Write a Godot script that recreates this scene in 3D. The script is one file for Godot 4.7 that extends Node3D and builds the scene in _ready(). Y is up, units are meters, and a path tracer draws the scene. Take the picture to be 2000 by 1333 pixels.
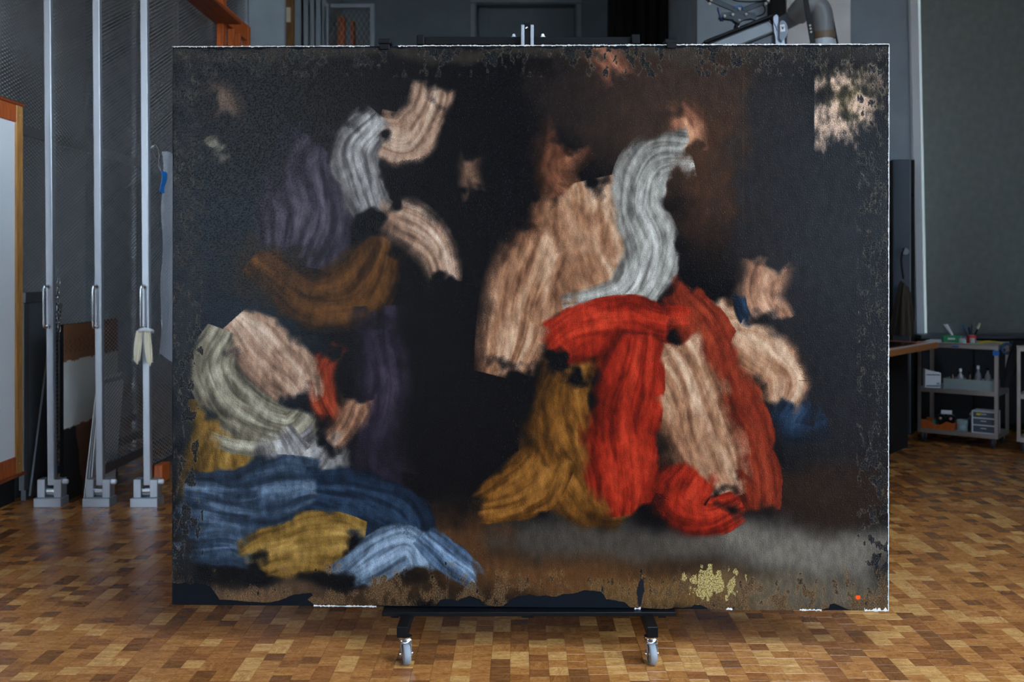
extends Node3D
# A painting conservation studio: a very large worn canvas on a wheeled easel, sliding picture racks, unseen windows to the right.

const F := 1950.0          # focal length in pixels of a 2000 x 1333 frame
const EYE := 1.30          # height of the camera
const CX := 1015.0         # where the optical axis meets the frame
const CY := 530.0

var M := {}
var rng := RandomNumberGenerator.new()
var used := {}

func _ready():
	# ---- camera
	var cam := Camera3D.new()
	cam.name = "camera"
	add_child(cam)
	cam.position = Vector3(0, EYE, 0)
	var att := CameraAttributesPhysical.new()
	att.frustum_focal_length = 35.1
	att.frustum_focus_distance = 3.45
	att.exposure_aperture = 3.5
	cam.attributes = att
	var near := cam.near
	cam.set_frustum(1333.0 / F * near, Vector2((1000.0 - CX) / F, (CY - 666.5) / F) * near, near, 200.0)
	cam.current = true
	# ---- daylight: a pale overcast sky that enters through the windows
	var sky_material := ProceduralSkyMaterial.new()
	sky_material.sky_top_color = Color(0.70, 0.80, 0.895)
	sky_material.sky_horizon_color = Color(0.875, 0.925, 0.96)
	sky_material.ground_horizon_color = Color(0.42, 0.44, 0.44)
	sky_material.ground_bottom_color = Color(0.30, 0.31, 0.30)
	sky_material.sun_angle_max = 0.0
	sky_material.sky_energy_multiplier = 1.0
	var sky := Sky.new()
	sky.sky_material = sky_material
	var env := Environment.new()
	env.background_mode = Environment.BG_SKY
	env.sky = sky
	env.background_energy_multiplier = 1.0
	env.tonemap_mode = Environment.TONE_MAPPER_LINEAR
	env.tonemap_exposure = 32.0
	env.sdfgi_enabled = true
	env.ssao_enabled = true
	env.ssil_enabled = true
	var we := WorldEnvironment.new()
	we.name = "world_environment"
	we.environment = env
	add_child(we)

	rng.seed = 20417
	make_materials()
	build_room()
	build_floor()
	build_racks()
	build_painting()
	build_easel()
	build_left_things()
	build_back_things()
	build_lamp_and_duct()
	build_right_things()

# ------------------------------------------------------------------ places
func px(x: float, d: float) -> float:
	return (x - CX) * d / F

func py(y: float, d: float) -> float:
	return EYE - (y - CY) * d / F

func at(x: float, y: float, d: float) -> Vector3:
	return Vector3(px(x, d), py(y, d), -d)

# ------------------------------------------------------------------ naming
func numbered(called: String) -> String:
	if not used.has(called):
		used[called] = 0
		return called
	used[called] += 1
	return "%s_%03d" % [called, used[called]]

func thing(called: String, label: String, category: String, where := Vector3.ZERO, turn := 0.0, group := "") -> Node3D:
	var o := Node3D.new()
	o.name = numbered(called)
	add_child(o)
	o.position = where
	o.rotation.y = turn
	tag(o, label, category, group)
	return o

func tag(o: Node3D, label: String, category: String, group := ""):
	o.set_meta("label", label)
	o.set_meta("category", category)
	if group != "":
		o.set_meta("group", group)

func obj(called: String, mb, m: Material, parent: Node3D = null) -> MeshInstance3D:
	var o := MeshInstance3D.new()
	o.name = numbered(called) if parent == null else called
	o.mesh = mb.mesh() if mb is MB else mb
	o.mesh.surface_set_material(0, m)
	if parent == null:
		add_child(o, true)
	else:
		parent.add_child(o, true)
	return o

func struct(called: String, mb, m: Material, label := "", category := "") -> MeshInstance3D:
	var o := obj(called, mb, m)
	o.set_meta("kind", "structure")
	if label != "":
		o.set_meta("label", label)
		o.set_meta("category", category)
	return o

func dup(o: Node3D, where: Vector3, turn: float, label: String) -> Node3D:
	var c: Node3D = o.duplicate()
	var base := String(o.name)
	c.name = numbered(base)
	add_child(c)
	c.position = where
	c.rotation.y = turn
	c.set_meta("label", label)
	return c

# ------------------------------------------------------------------ mesh builder
class MB:
	var v := PackedVector3Array()
	var n := PackedVector3Array()
	var uv := PackedVector2Array()
	var col := PackedColorArray()
	var colored := false
	var tint := Color(1, 1, 1)

	func _v(p: Vector3, nn: Vector3, t: Vector2):
		v.append(p)
		n.append(nn)
		uv.append(t)
		col.append(tint)

	func tri3(a: Vector3, b: Vector3, c: Vector3, na: Vector3, nb: Vector3, nc: Vector3, ta := Vector2.ZERO, tb := Vector2.ZERO, tc := Vector2.ZERO):
		if (b - a).cross(c - a).dot(na + nb + nc) > 0.0:
			_v(a, na, ta); _v(c, nc, tc); _v(b, nb, tb)
		else:
			_v(a, na, ta); _v(b, nb, tb); _v(c, nc, tc)

	func tri(a: Vector3, b: Vector3, c: Vector3, nn: Vector3):
		tri3(a, b, c, nn, nn, nn)

	func quad(a: Vector3, b: Vector3, c: Vector3, d: Vector3, nn: Vector3, t := Rect2(0, 0, 1, 1)):
		var e := t.end
		tri3(a, b, c, nn, nn, nn, t.position, Vector2(e.x, t.position.y), e)
		tri3(a, c, d, nn, nn, nn, t.position, e, Vector2(t.position.x, e.y))

	func box(c: Vector3, s: Vector3, bev := 0.0, bs := Basis.IDENTITY):
		var h := s / 2.0
		var b := minf(bev, minf(h.x, minf(h.y, h.z)) * 0.9)
		for ax in 3:
			var u := (ax + 1) % 3
			var w := (ax + 2) % 3
			for sg in [-1.0, 1.0]:
				var nn := Vector3.ZERO
				nn[ax] = sg
				var q := []
				for k in [[-1, -1], [1, -1], [1, 1], [-1, 1]]:
					var p := Vector3.ZERO
					p[ax] = sg * h[ax]
					p[u] = k[0] * (h[u] - b)
					p[w] = k[1] * (h[w] - b)
					q.append(c + bs * p)
				quad(q[0], q[1], q[2], q[3], bs * nn, Rect2(0, 0, s[u], s[w]))
		if b <= 0.0:
			return
		for ax in 3:
			var u := (ax + 1) % 3
			var w := (ax + 2) % 3
			for su in [-1.0, 1.0]:
				for sw in [-1.0, 1.0]:
					var q := []
					for k in [[-1, 0], [1, 0], [1, 1], [-1, 1]]:
						var p := Vector3.ZERO
						p[ax] = k[0] * (h[ax] - b)
						p[u] = su * (h[u] - (b if k[1] == 0 else 0.0))
						p[w] = sw * (h[w] - (0.0 if k[1] == 0 else b))
						q.append(c + bs * p)
					var nn := Vector3.ZERO
					nn[u] = su
					nn[w] = sw
					quad(q[0], q[1], q[2], q[3], bs * nn.normalized())
		for sx in [-1.0, 1.0]:
			for sy in [-1.0, 1.0]:
				for sz in [-1.0, 1.0]:
					var g := Vector3(sx, sy, sz)
					var a := g * (h - Vector3(0, b, b))
					var d := g * (h - Vector3(b, 0, b))
					var e := g * (h - Vector3(b, b, 0))
					tri(c + bs * a, c + bs * d, c + bs * e, bs * g.normalized())

	# a bar of rectangular section from a to b; `side` is the direction of its width
	func bar(a: Vector3, b: Vector3, wide: float, thick: float, side := Vector3.RIGHT, bev := 0.0):
		var y := (b - a).normalized()
		var x := (side - y * side.dot(y)).normalized()
		var z := x.cross(y)
		box((a + b) / 2.0, Vector3(wide, a.distance_to(b), thick), bev, Basis(x, y, z))

	func tube(pts: Array, r: float, sides := 10, r_end := -1.0, caps := true):
		var rings := []
		var norms := []
		var up := Vector3.UP
		for i in pts.size():
			var t: Vector3 = (pts[mini(i + 1, pts.size() - 1)] - pts[maxi(i - 1, 0)]).normalized()
			if absf(t.dot(up)) > 0.95:
				up = Vector3.RIGHT if absf(t.x) < 0.8 else Vector3.BACK
			var x := up.cross(t).normalized()
			var y := t.cross(x)
			up = y
			var rr := r if r_end < 0.0 else lerpf(r, r_end, i / float(maxi(1, pts.size() - 1)))
			var ring := []
			var nr := []
			for k in sides:
				var an := TAU * k / sides
				var d := x * cos(an) + y * sin(an)
				ring.append(pts[i] + d * rr)
				nr.append(d)
			rings.append(ring)
			norms.append(nr)
		for i in pts.size() - 1:
			for k in sides:
				var j := (k + 1) % sides
				tri3(rings[i][k], rings[i][j], rings[i + 1][j], norms[i][k], norms[i][j], norms[i + 1][j])
				tri3(rings[i][k], rings[i + 1][j], rings[i + 1][k], norms[i][k], norms[i + 1][j], norms[i + 1][k])
		if caps:
			for e in [0, pts.size() - 1]:
				var nn: Vector3 = (pts[0] - pts[1]).normalized() if e == 0 else (pts[e] - pts[e - 1]).normalized()
				for k in sides:
					tri(pts[e], rings[e][k], rings[e][(k + 1) % sides], nn)

	# profile: Vector2(radius, height) from bottom to top round the y axis of xf
	func lathe(prof: Array, segs: int, xf := Transform3D.IDENTITY, flat := false):
		for i in prof.size() - 1:
			var p: Vector2 = prof[i]
			var q: Vector2 = prof[i + 1]
			var s := q - p
			var nn := Vector2(s.y, -s.x).normalized()
			var np := nn
			var nq := nn
			if not flat:
				if i > 0:
					var s0: Vector2 = p - prof[i - 1]
					var m0 := Vector2(s0.y, -s0.x).normalized()
					if m0.dot(nn) > 0.6:
						np = (m0 + nn).normalized()
				if i < prof.size() - 2:
					var s1: Vector2 = prof[i + 2] - q
					var m1 := Vector2(s1.y, -s1.x).normalized()
					if m1.dot(nn) > 0.6:
						nq = (m1 + nn).normalized()
			for k in segs:
				var a0 := TAU * k / segs
				var a1 := TAU * (k + 1) / segs
				var d0 := Vector3(cos(a0), 0, sin(a0))
				var d1 := Vector3(cos(a1), 0, sin(a1))
				var P0 := xf * (d0 * p.x + Vector3.UP * p.y)
				var P1 := xf * (d1 * p.x + Vector3.UP * p.y)
				var Q0 := xf * (d0 * q.x + Vector3.UP * q.y)
				var Q1 := xf * (d1 * q.x + Vector3.UP * q.y)
				var b := xf.basis
				var np0 := b * (d0 * np.x + Vector3.UP * np.y)
				var np1 := b * (d1 * np.x + Vector3.UP * np.y)
				var nq0 := b * (d0 * nq.x + Vector3.UP * nq.y)
				var nq1 := b * (d1 * nq.x + Vector3.UP * nq.y)
				if p.x > 1e-6:
					tri3(P0, P1, Q1, np0, np1, nq1)
				if q.x > 1e-6:
					tri3(P0, Q1, Q0, np0, nq1, nq0)

	# polygon in the xy plane of xf, from z = 0 to z = depth
	func prism(poly: PackedVector2Array, depth: float, xf := Transform3D.IDENTITY, uvw := Transform2D.IDENTITY):
		var ix := Geometry2D.triangulate_polygon(poly)
		var zf := xf.basis * Vector3(0, 0, signf(depth))
		for i in range(0, ix.size(), 3):
			var a := poly[ix[i]]
			var b := poly[ix[i + 1]]
			var c := poly[ix[i + 2]]
			tri3(xf * Vector3(a.x, a.y, depth), xf * Vector3(b.x, b.y, depth), xf * Vector3(c.x, c.y, depth), zf, zf, zf, uvw * a, uvw * b, uvw * c)
			tri3(xf * Vector3(a.x, a.y, 0), xf * Vector3(b.x, b.y, 0), xf * Vector3(c.x, c.y, 0), -zf, -zf, -zf, uvw * a, uvw * b, uvw * c)
		var cw := -1.0 if Geometry2D.is_polygon_clockwise(poly) else 1.0
		for i in poly.size():
			var a := poly[i]
			var b := poly[(i + 1) % poly.size()]
			var e := (b - a).normalized()
			var nn := xf.basis * Vector3(e.y, -e.x, 0) * cw
			quad(xf * Vector3(a.x, a.y, 0), xf * Vector3(b.x, b.y, 0), xf * Vector3(b.x, b.y, depth), xf * Vector3(a.x, a.y, depth), nn)
			for k in range(uv.size() - 6, uv.size()):
				uv[k] = uvw * a

	# a cloth-like sheet from a grid function (Callable (u, v) -> Vector3), with thickness
	func sheet(f: Callable, nu: int, nv: int, thick: float):
		var g := []
		for i in nu + 1:
			var row := []
			for j in nv + 1:
				row.append(f.call(i / float(nu), j / float(nv)))
			g.append(row)
		var nr := []
		for i in nu + 1:
			var row := []
			for j in nv + 1:
				var du: Vector3 = g[mini(i + 1, nu)][j] - g[maxi(i - 1, 0)][j]
				var dv: Vector3 = g[i][mini(j + 1, nv)] - g[i][maxi(j - 1, 0)]
				row.append(du.cross(dv).normalized())
			nr.append(row)
		for s in [0.5, -0.5]:
			for i in nu:
				for j in nv:
					var q := []
					for k in [[i, j], [i + 1, j], [i + 1, j + 1], [i, j + 1]]:
						q.append([g[k[0]][k[1]] + nr[k[0]][k[1]] * thick * s, nr[k[0]][k[1]] * signf(s), Vector2(k[0] / float(nu), k[1] / float(nv))])
					tri3(q[0][0], q[1][0], q[2][0], q[0][1], q[1][1], q[2][1], q[0][2], q[1][2], q[2][2])
					tri3(q[0][0], q[2][0], q[3][0], q[0][1], q[2][1], q[3][1], q[0][2], q[2][2], q[3][2])
		for e in 4:
			var cnt := nu if e < 2 else nv
			for k in cnt:
				var i0 := [k, 0] if e == 0 else ([k, nv] if e == 1 else ([0, k] if e == 2 else [nu, k]))
				var i1 := [k + 1, 0] if e == 0 else ([k + 1, nv] if e == 1 else ([0, k + 1] if e == 2 else [nu, k + 1]))
				var p0: Vector3 = g[i0[0]][i0[1]]
				var p1: Vector3 = g[i1[0]][i1[1]]
				var n0: Vector3 = nr[i0[0]][i0[1]] * thick * 0.5
				var n1: Vector3 = nr[i1[0]][i1[1]] * thick * 0.5
				var inner: Vector3 = g[nu / 2][nv / 2]
				var nn := (p1 - p0).cross(n0).normalized()
				if nn.dot((p0 + p1) / 2.0 - inner) < 0.0:
					nn = -nn
				quad(p0 - n0, p1 - n1, p1 + n1, p0 + n0, nn)

	func mesh() -> ArrayMesh:
		var a := []
		a.resize(Mesh.ARRAY_MAX)
		a[Mesh.ARRAY_VERTEX] = v
		a[Mesh.ARRAY_NORMAL] = n
		a[Mesh.ARRAY_TEX_UV] = uv
		if colored:
			a[Mesh.ARRAY_COLOR] = col
		var m := ArrayMesh.new()
		m.add_surface_from_arrays(Mesh.PRIMITIVE_TRIANGLES, a)
		return m

func one_box(c: Vector3, s: Vector3, bev := 0.0) -> MB:
	var mb := MB.new()
	mb.box(c, s, bev)
	return mb

func one_tube(pts: Array, r: float, sides := 10, r_end := -1.0) -> MB:
	var mb := MB.new()
	mb.tube(pts, r, sides, r_end)
	return mb

func one_lathe(prof: Array, segs: int, xf := Transform3D.IDENTITY) -> MB:
	var mb := MB.new()
	mb.lathe(prof, segs, xf)
	return mb

func curve_pts(a: Array, steps := 6) -> Array:
	var out := []
	for i in a.size() - 1:
		var p0: Vector3 = a[maxi(i - 1, 0)]
		var p1: Vector3 = a[i]
		var p2: Vector3 = a[i + 1]
		var p3: Vector3 = a[mini(i + 2, a.size() - 1)]
		for k in steps:
			out.append(p1.cubic_interpolate(p2, p0, p3, k / float(steps)))
	out.append(a[a.size() - 1])
	return out

# ------------------------------------------------------------------ materials
func mat(c: Color, rough := 0.6, metal := 0.0) -> StandardMaterial3D:
	var m := StandardMaterial3D.new()
	m.albedo_color = c
	m.roughness = rough
	m.metallic = metal
	return m

func clear_mat(c: Color, alpha: float, rough := 0.05) -> StandardMaterial3D:
	var m := mat(Color(c.r, c.g, c.b, alpha), rough)
	m.transparency = BaseMaterial3D.TRANSPARENCY_ALPHA
	return m

func noise_tex(freq: float, octaves: int, lo: Color, hi: Color, size := 256, stretch := Vector2.ONE, seed_ := 3) -> ImageTexture:
	var fn := FastNoiseLite.new()
	fn.seed = seed_
	fn.noise_type = FastNoiseLite.TYPE_SIMPLEX_SMOOTH
	fn.frequency = freq
	fn.fractal_octaves = octaves
	var im := fn.get_seamless_image(int(size / stretch.x), int(size / stretch.y), false, false, 0.1, true)
	im.resize(size, size, Image.INTERPOLATE_CUBIC)
	var out := Image.create_empty(size, size, false, Image.FORMAT_RGB8)
	var by := im.get_data()
	var k := 0
	for y in size:
		for x in size:
			out.set_pixel(x, y, lo.lerp(hi, by[k] / 255.0))
			k += 1
	return ImageTexture.create_from_image(out)

func textured(m: StandardMaterial3D, t: Texture2D, scale := 1.0) -> StandardMaterial3D:
	m.albedo_texture = t
	m.uv1_triplanar = true
	m.uv1_world_triplanar = true
	m.uv1_scale = Vector3.ONE * scale
	return m

func make_materials():
	var mottle := noise_tex(0.02, 4, Color(0.90, 0.90, 0.90), Color(1, 1, 1), 256)
	M.wall_dark = mat(Color8(46, 48, 52), 0.85)
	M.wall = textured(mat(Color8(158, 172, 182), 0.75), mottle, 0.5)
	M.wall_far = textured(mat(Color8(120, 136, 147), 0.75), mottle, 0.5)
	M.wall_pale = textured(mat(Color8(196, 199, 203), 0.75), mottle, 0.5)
	M.ceiling = mat(Color8(190, 192, 195), 0.85)
	M.column = textured(mat(Color8(246, 247, 246), 0.7), mottle, 0.5)  # near white, standing in for stronger light on the column
	M.white_paint = mat(Color8(222, 228, 232), 0.45)
	M.blind = textured(mat(Color8(134, 142, 138), 0.45), mottle, 2.0)
	M.glass_pane = clear_mat(Color(0.9, 0.95, 0.97), 0.08, 0.02)
	M.alu = mat(Color8(172, 177, 184), 0.4, 0.7)
	M.alu_mesh = mat(Color8(172, 173, 174), 0.30, 0.95)
	M.steel = mat(Color8(190, 186, 182), 0.36, 0.85)
	M.dark_steel = mat(Color8(98, 102, 110), 0.4, 0.8)
	M.chrome = mat(Color8(215, 217, 220), 0.12, 1.0)
	M.black = mat(Color8(7, 8, 11), 0.42)
	M.black.metallic_specular = 0.3
	M.black_matte = mat(Color8(13, 13, 15), 0.85)
	M.rubber = mat(Color8(122, 124, 128), 0.6)
	M.curtain = mat(Color8(12, 12, 14), 0.95)
	var grain := noise_tex(0.012, 5, Color(0.72, 0.66, 0.6), Color(1, 1, 1), 256, Vector2(0.12, 1.0), 9)
	M.orange_wood = textured(mat(Color8(206, 104, 42), 0.45), grain, 1.6)
	M.dark_orange_wood = textured(mat(Color8(150, 74, 34), 0.5), grain, 1.6)
	M.yellow_wood = textured(mat(Color8(214, 158, 84), 0.5), grain, 1.6)
	M.brown_card = textured(mat(Color8(150, 112, 70), 0.8), grain, 1.1)
	M.white_board = mat(Color8(232, 236, 239), 0.3)
	M.white_card = mat(Color8(214, 216, 218), 0.7)
	M.cream = mat(Color8(226, 216, 190), 0.6)
	M.blue_tape = mat(Color8(22, 104, 178), 0.5)
	M.white_plastic = mat(Color8(222, 225, 228), 0.4)
	M.clear_plastic = clear_mat(Color(0.82, 0.84, 0.88), 0.30, 0.12)
	M.clear_bin = clear_mat(Color(0.70, 0.76, 0.76), 0.45, 0.2)
	M.green = mat(Color8(28, 128, 78), 0.5)
	M.red = mat(Color8(196, 30, 34), 0.4)
	M.navy = mat(Color8(28, 52, 104), 0.4)
	M.yellow = mat(Color8(222, 196, 36), 0.5)

# ------------------------------------------------------------------ the room
func wall_with_openings(called: String, m: Material, axis: int, plane: float, thick: float, lo: float, hi: float, high: float, openings: Array) -> MeshInstance3D:
	# a wall across `axis` (0: x, 2: z); openings are [from, to, sill, head] along the other axis
	var mb := MB.new()
	var cuts := [lo]
	for o in openings:
		cuts.append(o[0])
		cuts.append(o[1])
	cuts.append(hi)
	for k in cuts.size() - 1:
		var a: float = cuts[k]
		var b: float = cuts[k + 1]
		if b - a < 1e-4:
			continue
		var spans := [[0.0, high]]
		if k % 2 == 1:
			var o: Array = openings[(k - 1) / 2]
			spans = [[0.0, o[2]], [o[3], high]]
		for s in spans:
			if s[1] - s[0] < 1e-4:
				continue
			var c := Vector3(0, (s[0] + s[1]) / 2.0, 0)
			var sz := Vector3(0, s[1] - s[0], 0)
			var other := 2 - axis
			c[axis] = plane + thick / 2.0
			sz[axis] = absf(thick)
			c[other] = (a + b) / 2.0
			sz[other] = b - a
			mb.box(c, sz)
	return struct(called, mb, m)

func window_unit(called: String, axis: int, plane: float, a: float, b: float, sill: float, head: float, bays: int):
	var other := 2 - axis
	var frame := MB.new()
	var pane := MB.new()
	var put := func(mb: MB, u0: float, u1: float, y0: float, y1: float, deep: float):
		var c := Vector3(0, (y0 + y1) / 2.0, 0)
		var s := Vector3(0, y1 - y0, 0)
		c[axis] = plane
		s[axis] = deep
		c[other] = (u0 + u1) / 2.0
		s[other] = u1 - u0
		mb.box(c, s, 0.004 if deep > 0.02 else 0.0)
	var w := 0.06
	put.call(frame, a, b, sill, sill + w, 0.09)
	put.call(frame, a, b, head - w, head, 0.09)
	for k in bays + 1:
		var u := lerpf(a + w / 2.0, b - w / 2.0, k / float(bays))
		put.call(frame, u - w / 2.0, u + w / 2.0, sill + w, head - w, 0.09)
	var o := struct(called, frame, M.white_paint)
	for k in bays:
		var p := MB.new()
		put.call(p, lerpf(a + w / 2.0, b - w / 2.0, k / float(bays)) + w / 2.0, lerpf(a + w / 2.0, b - w / 2.0, (k + 1) / float(bays)) - w / 2.0, sill + w, head - w, 0.006)
		obj("pane", p, M.glass_pane, o)

func build_room():
	var top := 5.2
	# ceiling with a skylight out of view, placed to light the right front floor; it stops at the nearer back wall on the right
	var ce := MB.new()
	var sk := [0.6, 4.4, -2.1, 1.9]
	var well := 2.6
	ce.box(Vector3((-5.3 + sk[0]) / 2, top + 0.1, -1.7), Vector3(sk[0] + 5.3, 0.2, 13.8))
	ce.box(Vector3((sk[1] + 4.9) / 2, top + 0.1, -1.7), Vector3(4.9 - sk[1], 0.2, 13.8))
	ce.box(Vector3((sk[0] + sk[1]) / 2, top + 0.1, (sk[2] - 8.6) / 2), Vector3(sk[1] - sk[0], 0.2, sk[2] + 8.6))
	ce.box(Vector3((sk[0] + sk[1]) / 2, top + 0.1, (sk[3] + 5.2) / 2), Vector3(sk[1] - sk[0], 0.2, 5.2 - sk[3]))
	ce.box(Vector3(-1.8, top + 0.1, -10.2), Vector3(7.0, 0.2, 3.2))
	# deep shaft of the unseen skylight, confining its light to the front floor
	for x in [sk[0] - 0.05, sk[1] + 0.05]:
		ce.box(Vector3(x, top + 0.2 + well / 2, (sk[2] + sk[3]) / 2), Vector3(0.1, well, sk[3] - sk[2] + 0.2))
	for z in [sk[2] - 0.05, sk[3] + 0.05]:
		ce.box(Vector3((sk[0] + sk[1]) / 2, top + 0.2 + well / 2, z), Vector3(sk[1] - sk[0], well, 0.1))
	struct("ceiling", ce, M.ceiling)
	var sf := MB.new()
	for k in 5:
		var x := lerpf(sk[0] + 0.03, sk[1] - 0.03, k / 4.0)
		sf.box(Vector3(x, top + well + 0.1, (sk[2] + sk[3]) / 2), Vector3(0.06, 0.12, sk[3] - sk[2]), 0.004)
	for z in [sk[2] + 0.03, (sk[2] + sk[3]) / 2, sk[3] - 0.03]:
		sf.box(Vector3((sk[0] + sk[1]) / 2, top + well + 0.1, z), Vector3(sk[1] - sk[0], 0.12, 0.06), 0.004)
	var sky_light := struct("unseen_window_3", sf, M.white_paint)
	for k in 4:
		obj("pane", one_box(Vector3(lerpf(sk[0], sk[1], (k + 0.5) / 4.0), top + well + 0.18, (sk[2] + sk[3]) / 2), Vector3((sk[1] - sk[0]) / 4.0 - 0.02, 0.006, sk[3] - sk[2])), M.glass_pane, sky_light)
	struct("wall_left", one_box(Vector3(-5.1, top / 2, -3.3), Vector3(0.2, top, 17.0)), M.wall_pale)
	# right wall: tall windows out of view, placed to light the room from the right
	wall_with_openings("wall_right", M.wall_pale, 0, 4.7, 0.2, -8.6, 5.2, top, [[-1.6, 4.7, 0.9, 4.7]])
	window_unit("unseen_window_1", 0, 4.8, -1.6, 4.7, 0.9, 4.7, 5)
	# wall behind the camera, out of view, dark so the picture mirrors little
	wall_with_openings("wall_front", M.wall_dark, 2, 5.0, 0.2, -5.0, 4.7, top, [[-4.7, -3.1, 0.9, 4.4]])
	window_unit("unseen_window_2", 2, 5.1, -4.7, -3.1, 0.9, 4.4, 2)  # out of view, placed to give the sheen on the picture's left
	# far wall with a tall recessed doorway
	var far := 11.5
	var xl := px(931, far)
	var xr := px(1124, far)
	var head := py(8, far)
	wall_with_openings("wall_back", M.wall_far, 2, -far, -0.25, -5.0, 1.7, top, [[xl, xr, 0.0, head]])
	var df := MB.new()
	df.box(Vector3((xl + xr) / 2, head / 2, -far - 0.2), Vector3(xr - xl, head, 0.05), 0.003)
	var door := struct("door_1", df, M.wall_far)
	for s in [-1.0, 1.0]:
		obj("door_stile", one_box(Vector3((xl + xr) / 2 + s * ((xr - xl) / 2 - 0.06), head / 2, -far - 0.165), Vector3(0.1, head, 0.02), 0.003), M.wall_far, door)
	var tr := MB.new()
	tr.box(Vector3(xl - 0.045, head / 2, -far + 0.012), Vector3(0.05, head, 0.024), 0.003)
	tr.box(Vector3(xr + 0.045, head / 2, -far + 0.012), Vector3(0.05, head, 0.024), 0.003)
	tr.box(Vector3((xl + xr) / 2, head + 0.045, -far + 0.012), Vector3(xr - xl + 0.14, 0.05, 0.024), 0.003)
	struct("trim_1", tr, M.wall)
	# nearer wall to the right, with a blacked out window
	var b := 8.4
	var x0 := px(1362, b)
	wall_with_openings("wall_right_back", M.wall, 2, -b, -0.2, x0, 4.7, top, [[px(1787, b), 4.5, 0.2, 4.3]])
	struct("wall_return", one_box(Vector3(x0 + 0.1, top / 2, (-b - 0.2 - far) / 2), Vector3(0.2, top, far - b - 0.2)), M.wall)
	# pale column standing proud of that wall, dark channel on its left
	var cxa := px(1537, 8.2)
	var cxb := px(1662, 8.2)
	struct("wall_column", one_box(Vector3((cxa + cxb) / 2, top / 2, -8.3), Vector3(cxb - cxa, top, 0.2), 0.006), M.column)
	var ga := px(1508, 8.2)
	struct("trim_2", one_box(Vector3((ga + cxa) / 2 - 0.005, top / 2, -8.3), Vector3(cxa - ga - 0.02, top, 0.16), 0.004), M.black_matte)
	# white jamb and dark roller blind, hanging a little off plumb; daylight comes through the slit between them
	var jamb := struct("trim_3", one_box(Vector3(0, 0, 0), Vector3(0.066, 4.4, 0.05), 0.004), M.white_paint)
	jamb.position = Vector3(px(1789.5, 8.36), 2.32, -8.36)
	jamb.position.x -= 0.002
	jamb.rotation.z = 0.02
	var blind := thing("roller_blind", "dark grey roller blind covering the tall window behind the steel carts", "blind", Vector3(px(1805, 8.42), 2.24, -8.43))
	blind.rotation.z = 0.02
	var sh := MB.new()
	sh.sheet(func(u, v): return Vector3(u * 1.32, (v - 0.5) * 4.4, 0.004 * sin(u * 9.0)), 12, 2, 0.004)
	obj("fabric", sh, M.blind, blind)
	obj("roller", one_tube([Vector3(0.0, 2.22, 0), Vector3(1.32, 2.22, 0)], 0.035, 12), M.steel, blind)
	obj("bottom_bar", one_box(Vector3(0.66, -2.2, 0), Vector3(1.32, 0.03, 0.02), 0.004), M.steel, blind)
	var film := mat(Color8(246, 245, 242), 0.9)  # translucent film added to dim the daylight showing in the slit
	film.backlight_enabled = true
	film.backlight = Color(0.56, 0.56, 0.55)
	var w5 := struct("window_4", one_box(Vector3((px(1780, b) + 4.55) / 2, 0.17, -b - 0.1), Vector3(4.55 - px(1780, b), 0.06, 0.1), 0.004), M.white_paint)
	obj("dimming_pane", one_box(Vector3((px(1770, b) + 4.6) / 2, 2.25, -b - 0.17), Vector3(4.6 - px(1770, b), 4.3, 0.004)), film, w5)
	# unseen screen wall out of view on the right, placed to keep the side window's light off the floor by the carts
	struct("wall_unseen_screen", one_box(Vector3(3.35, 1.3, -5.0), Vector3(0.08, 2.6, 2.6), 0.006), M.wall)
	# pillar on the left, beyond the racks
	struct("wall_pillar", one_box(Vector3((px(489, 9.0) + px(556, 9.0)) / 2 - 0.06, top / 2, -9.03), Vector3(px(556, 9.0) - px(489, 9.0) + 0.12, top, 0.06), 0.006), M.wall)

# ------------------------------------------------------------------ floor of small wooden blocks
func wood_texture() -> ImageTexture:
	var n := 512
	var fn := FastNoiseLite.new()
	fn.seed = 5
	fn.frequency = 0.03
	fn.fractal_octaves = 4
	fn.domain_warp_enabled = true
	fn.domain_warp_amplitude = 40.0
	fn.domain_warp_frequency = 0.006
	var a := fn.get_image(n / 4, n)
	a.resize(n, n, Image.INTERPOLATE_CUBIC)
	fn.seed = 6
	fn.frequency = 0.012
	var b := fn.get_image(n / 2, n)
	b.resize(n, n, Image.INTERPOLATE_CUBIC)
	var da := a.get_data()
	var db := b.get_data()
	var out := Image.create_empty(n, n, false, Image.FORMAT_RGB8)
	var k := 0
	for y in n:
		for x in n:
			var r := 0.5 + 0.5 * sin(db[k] / 255.0 * 38.0)
			var t := 0.62 * da[k] / 255.0 + 0.38 * r
			out.set_pixel(x, y, Color(0.78, 0.72, 0.66).lerp(Color(1, 1, 1), clampf(t * 1.5 - 0.2, 0, 1)))
			k += 1
	return ImageTexture.create_from_image(out)

func block_tone() -> Color:
	var r := rng.randf()
	var c: Color
	if r < 0.17:
		c = Color8(240, 180, 106)
	elif r < 0.68:
		c = Color8(216, 148, 80).lerp(Color8(194, 126, 66), rng.randf())
	elif r < 0.91:
		c = Color8(180, 114, 60).lerp(Color8(160, 98, 53), rng.randf())
	else:
		c = Color8(142, 88, 50)
	c = c.lerp(Color8(190, 128, 72), 0.16)
	return c.srgb_to_linear() * 0.73

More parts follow.
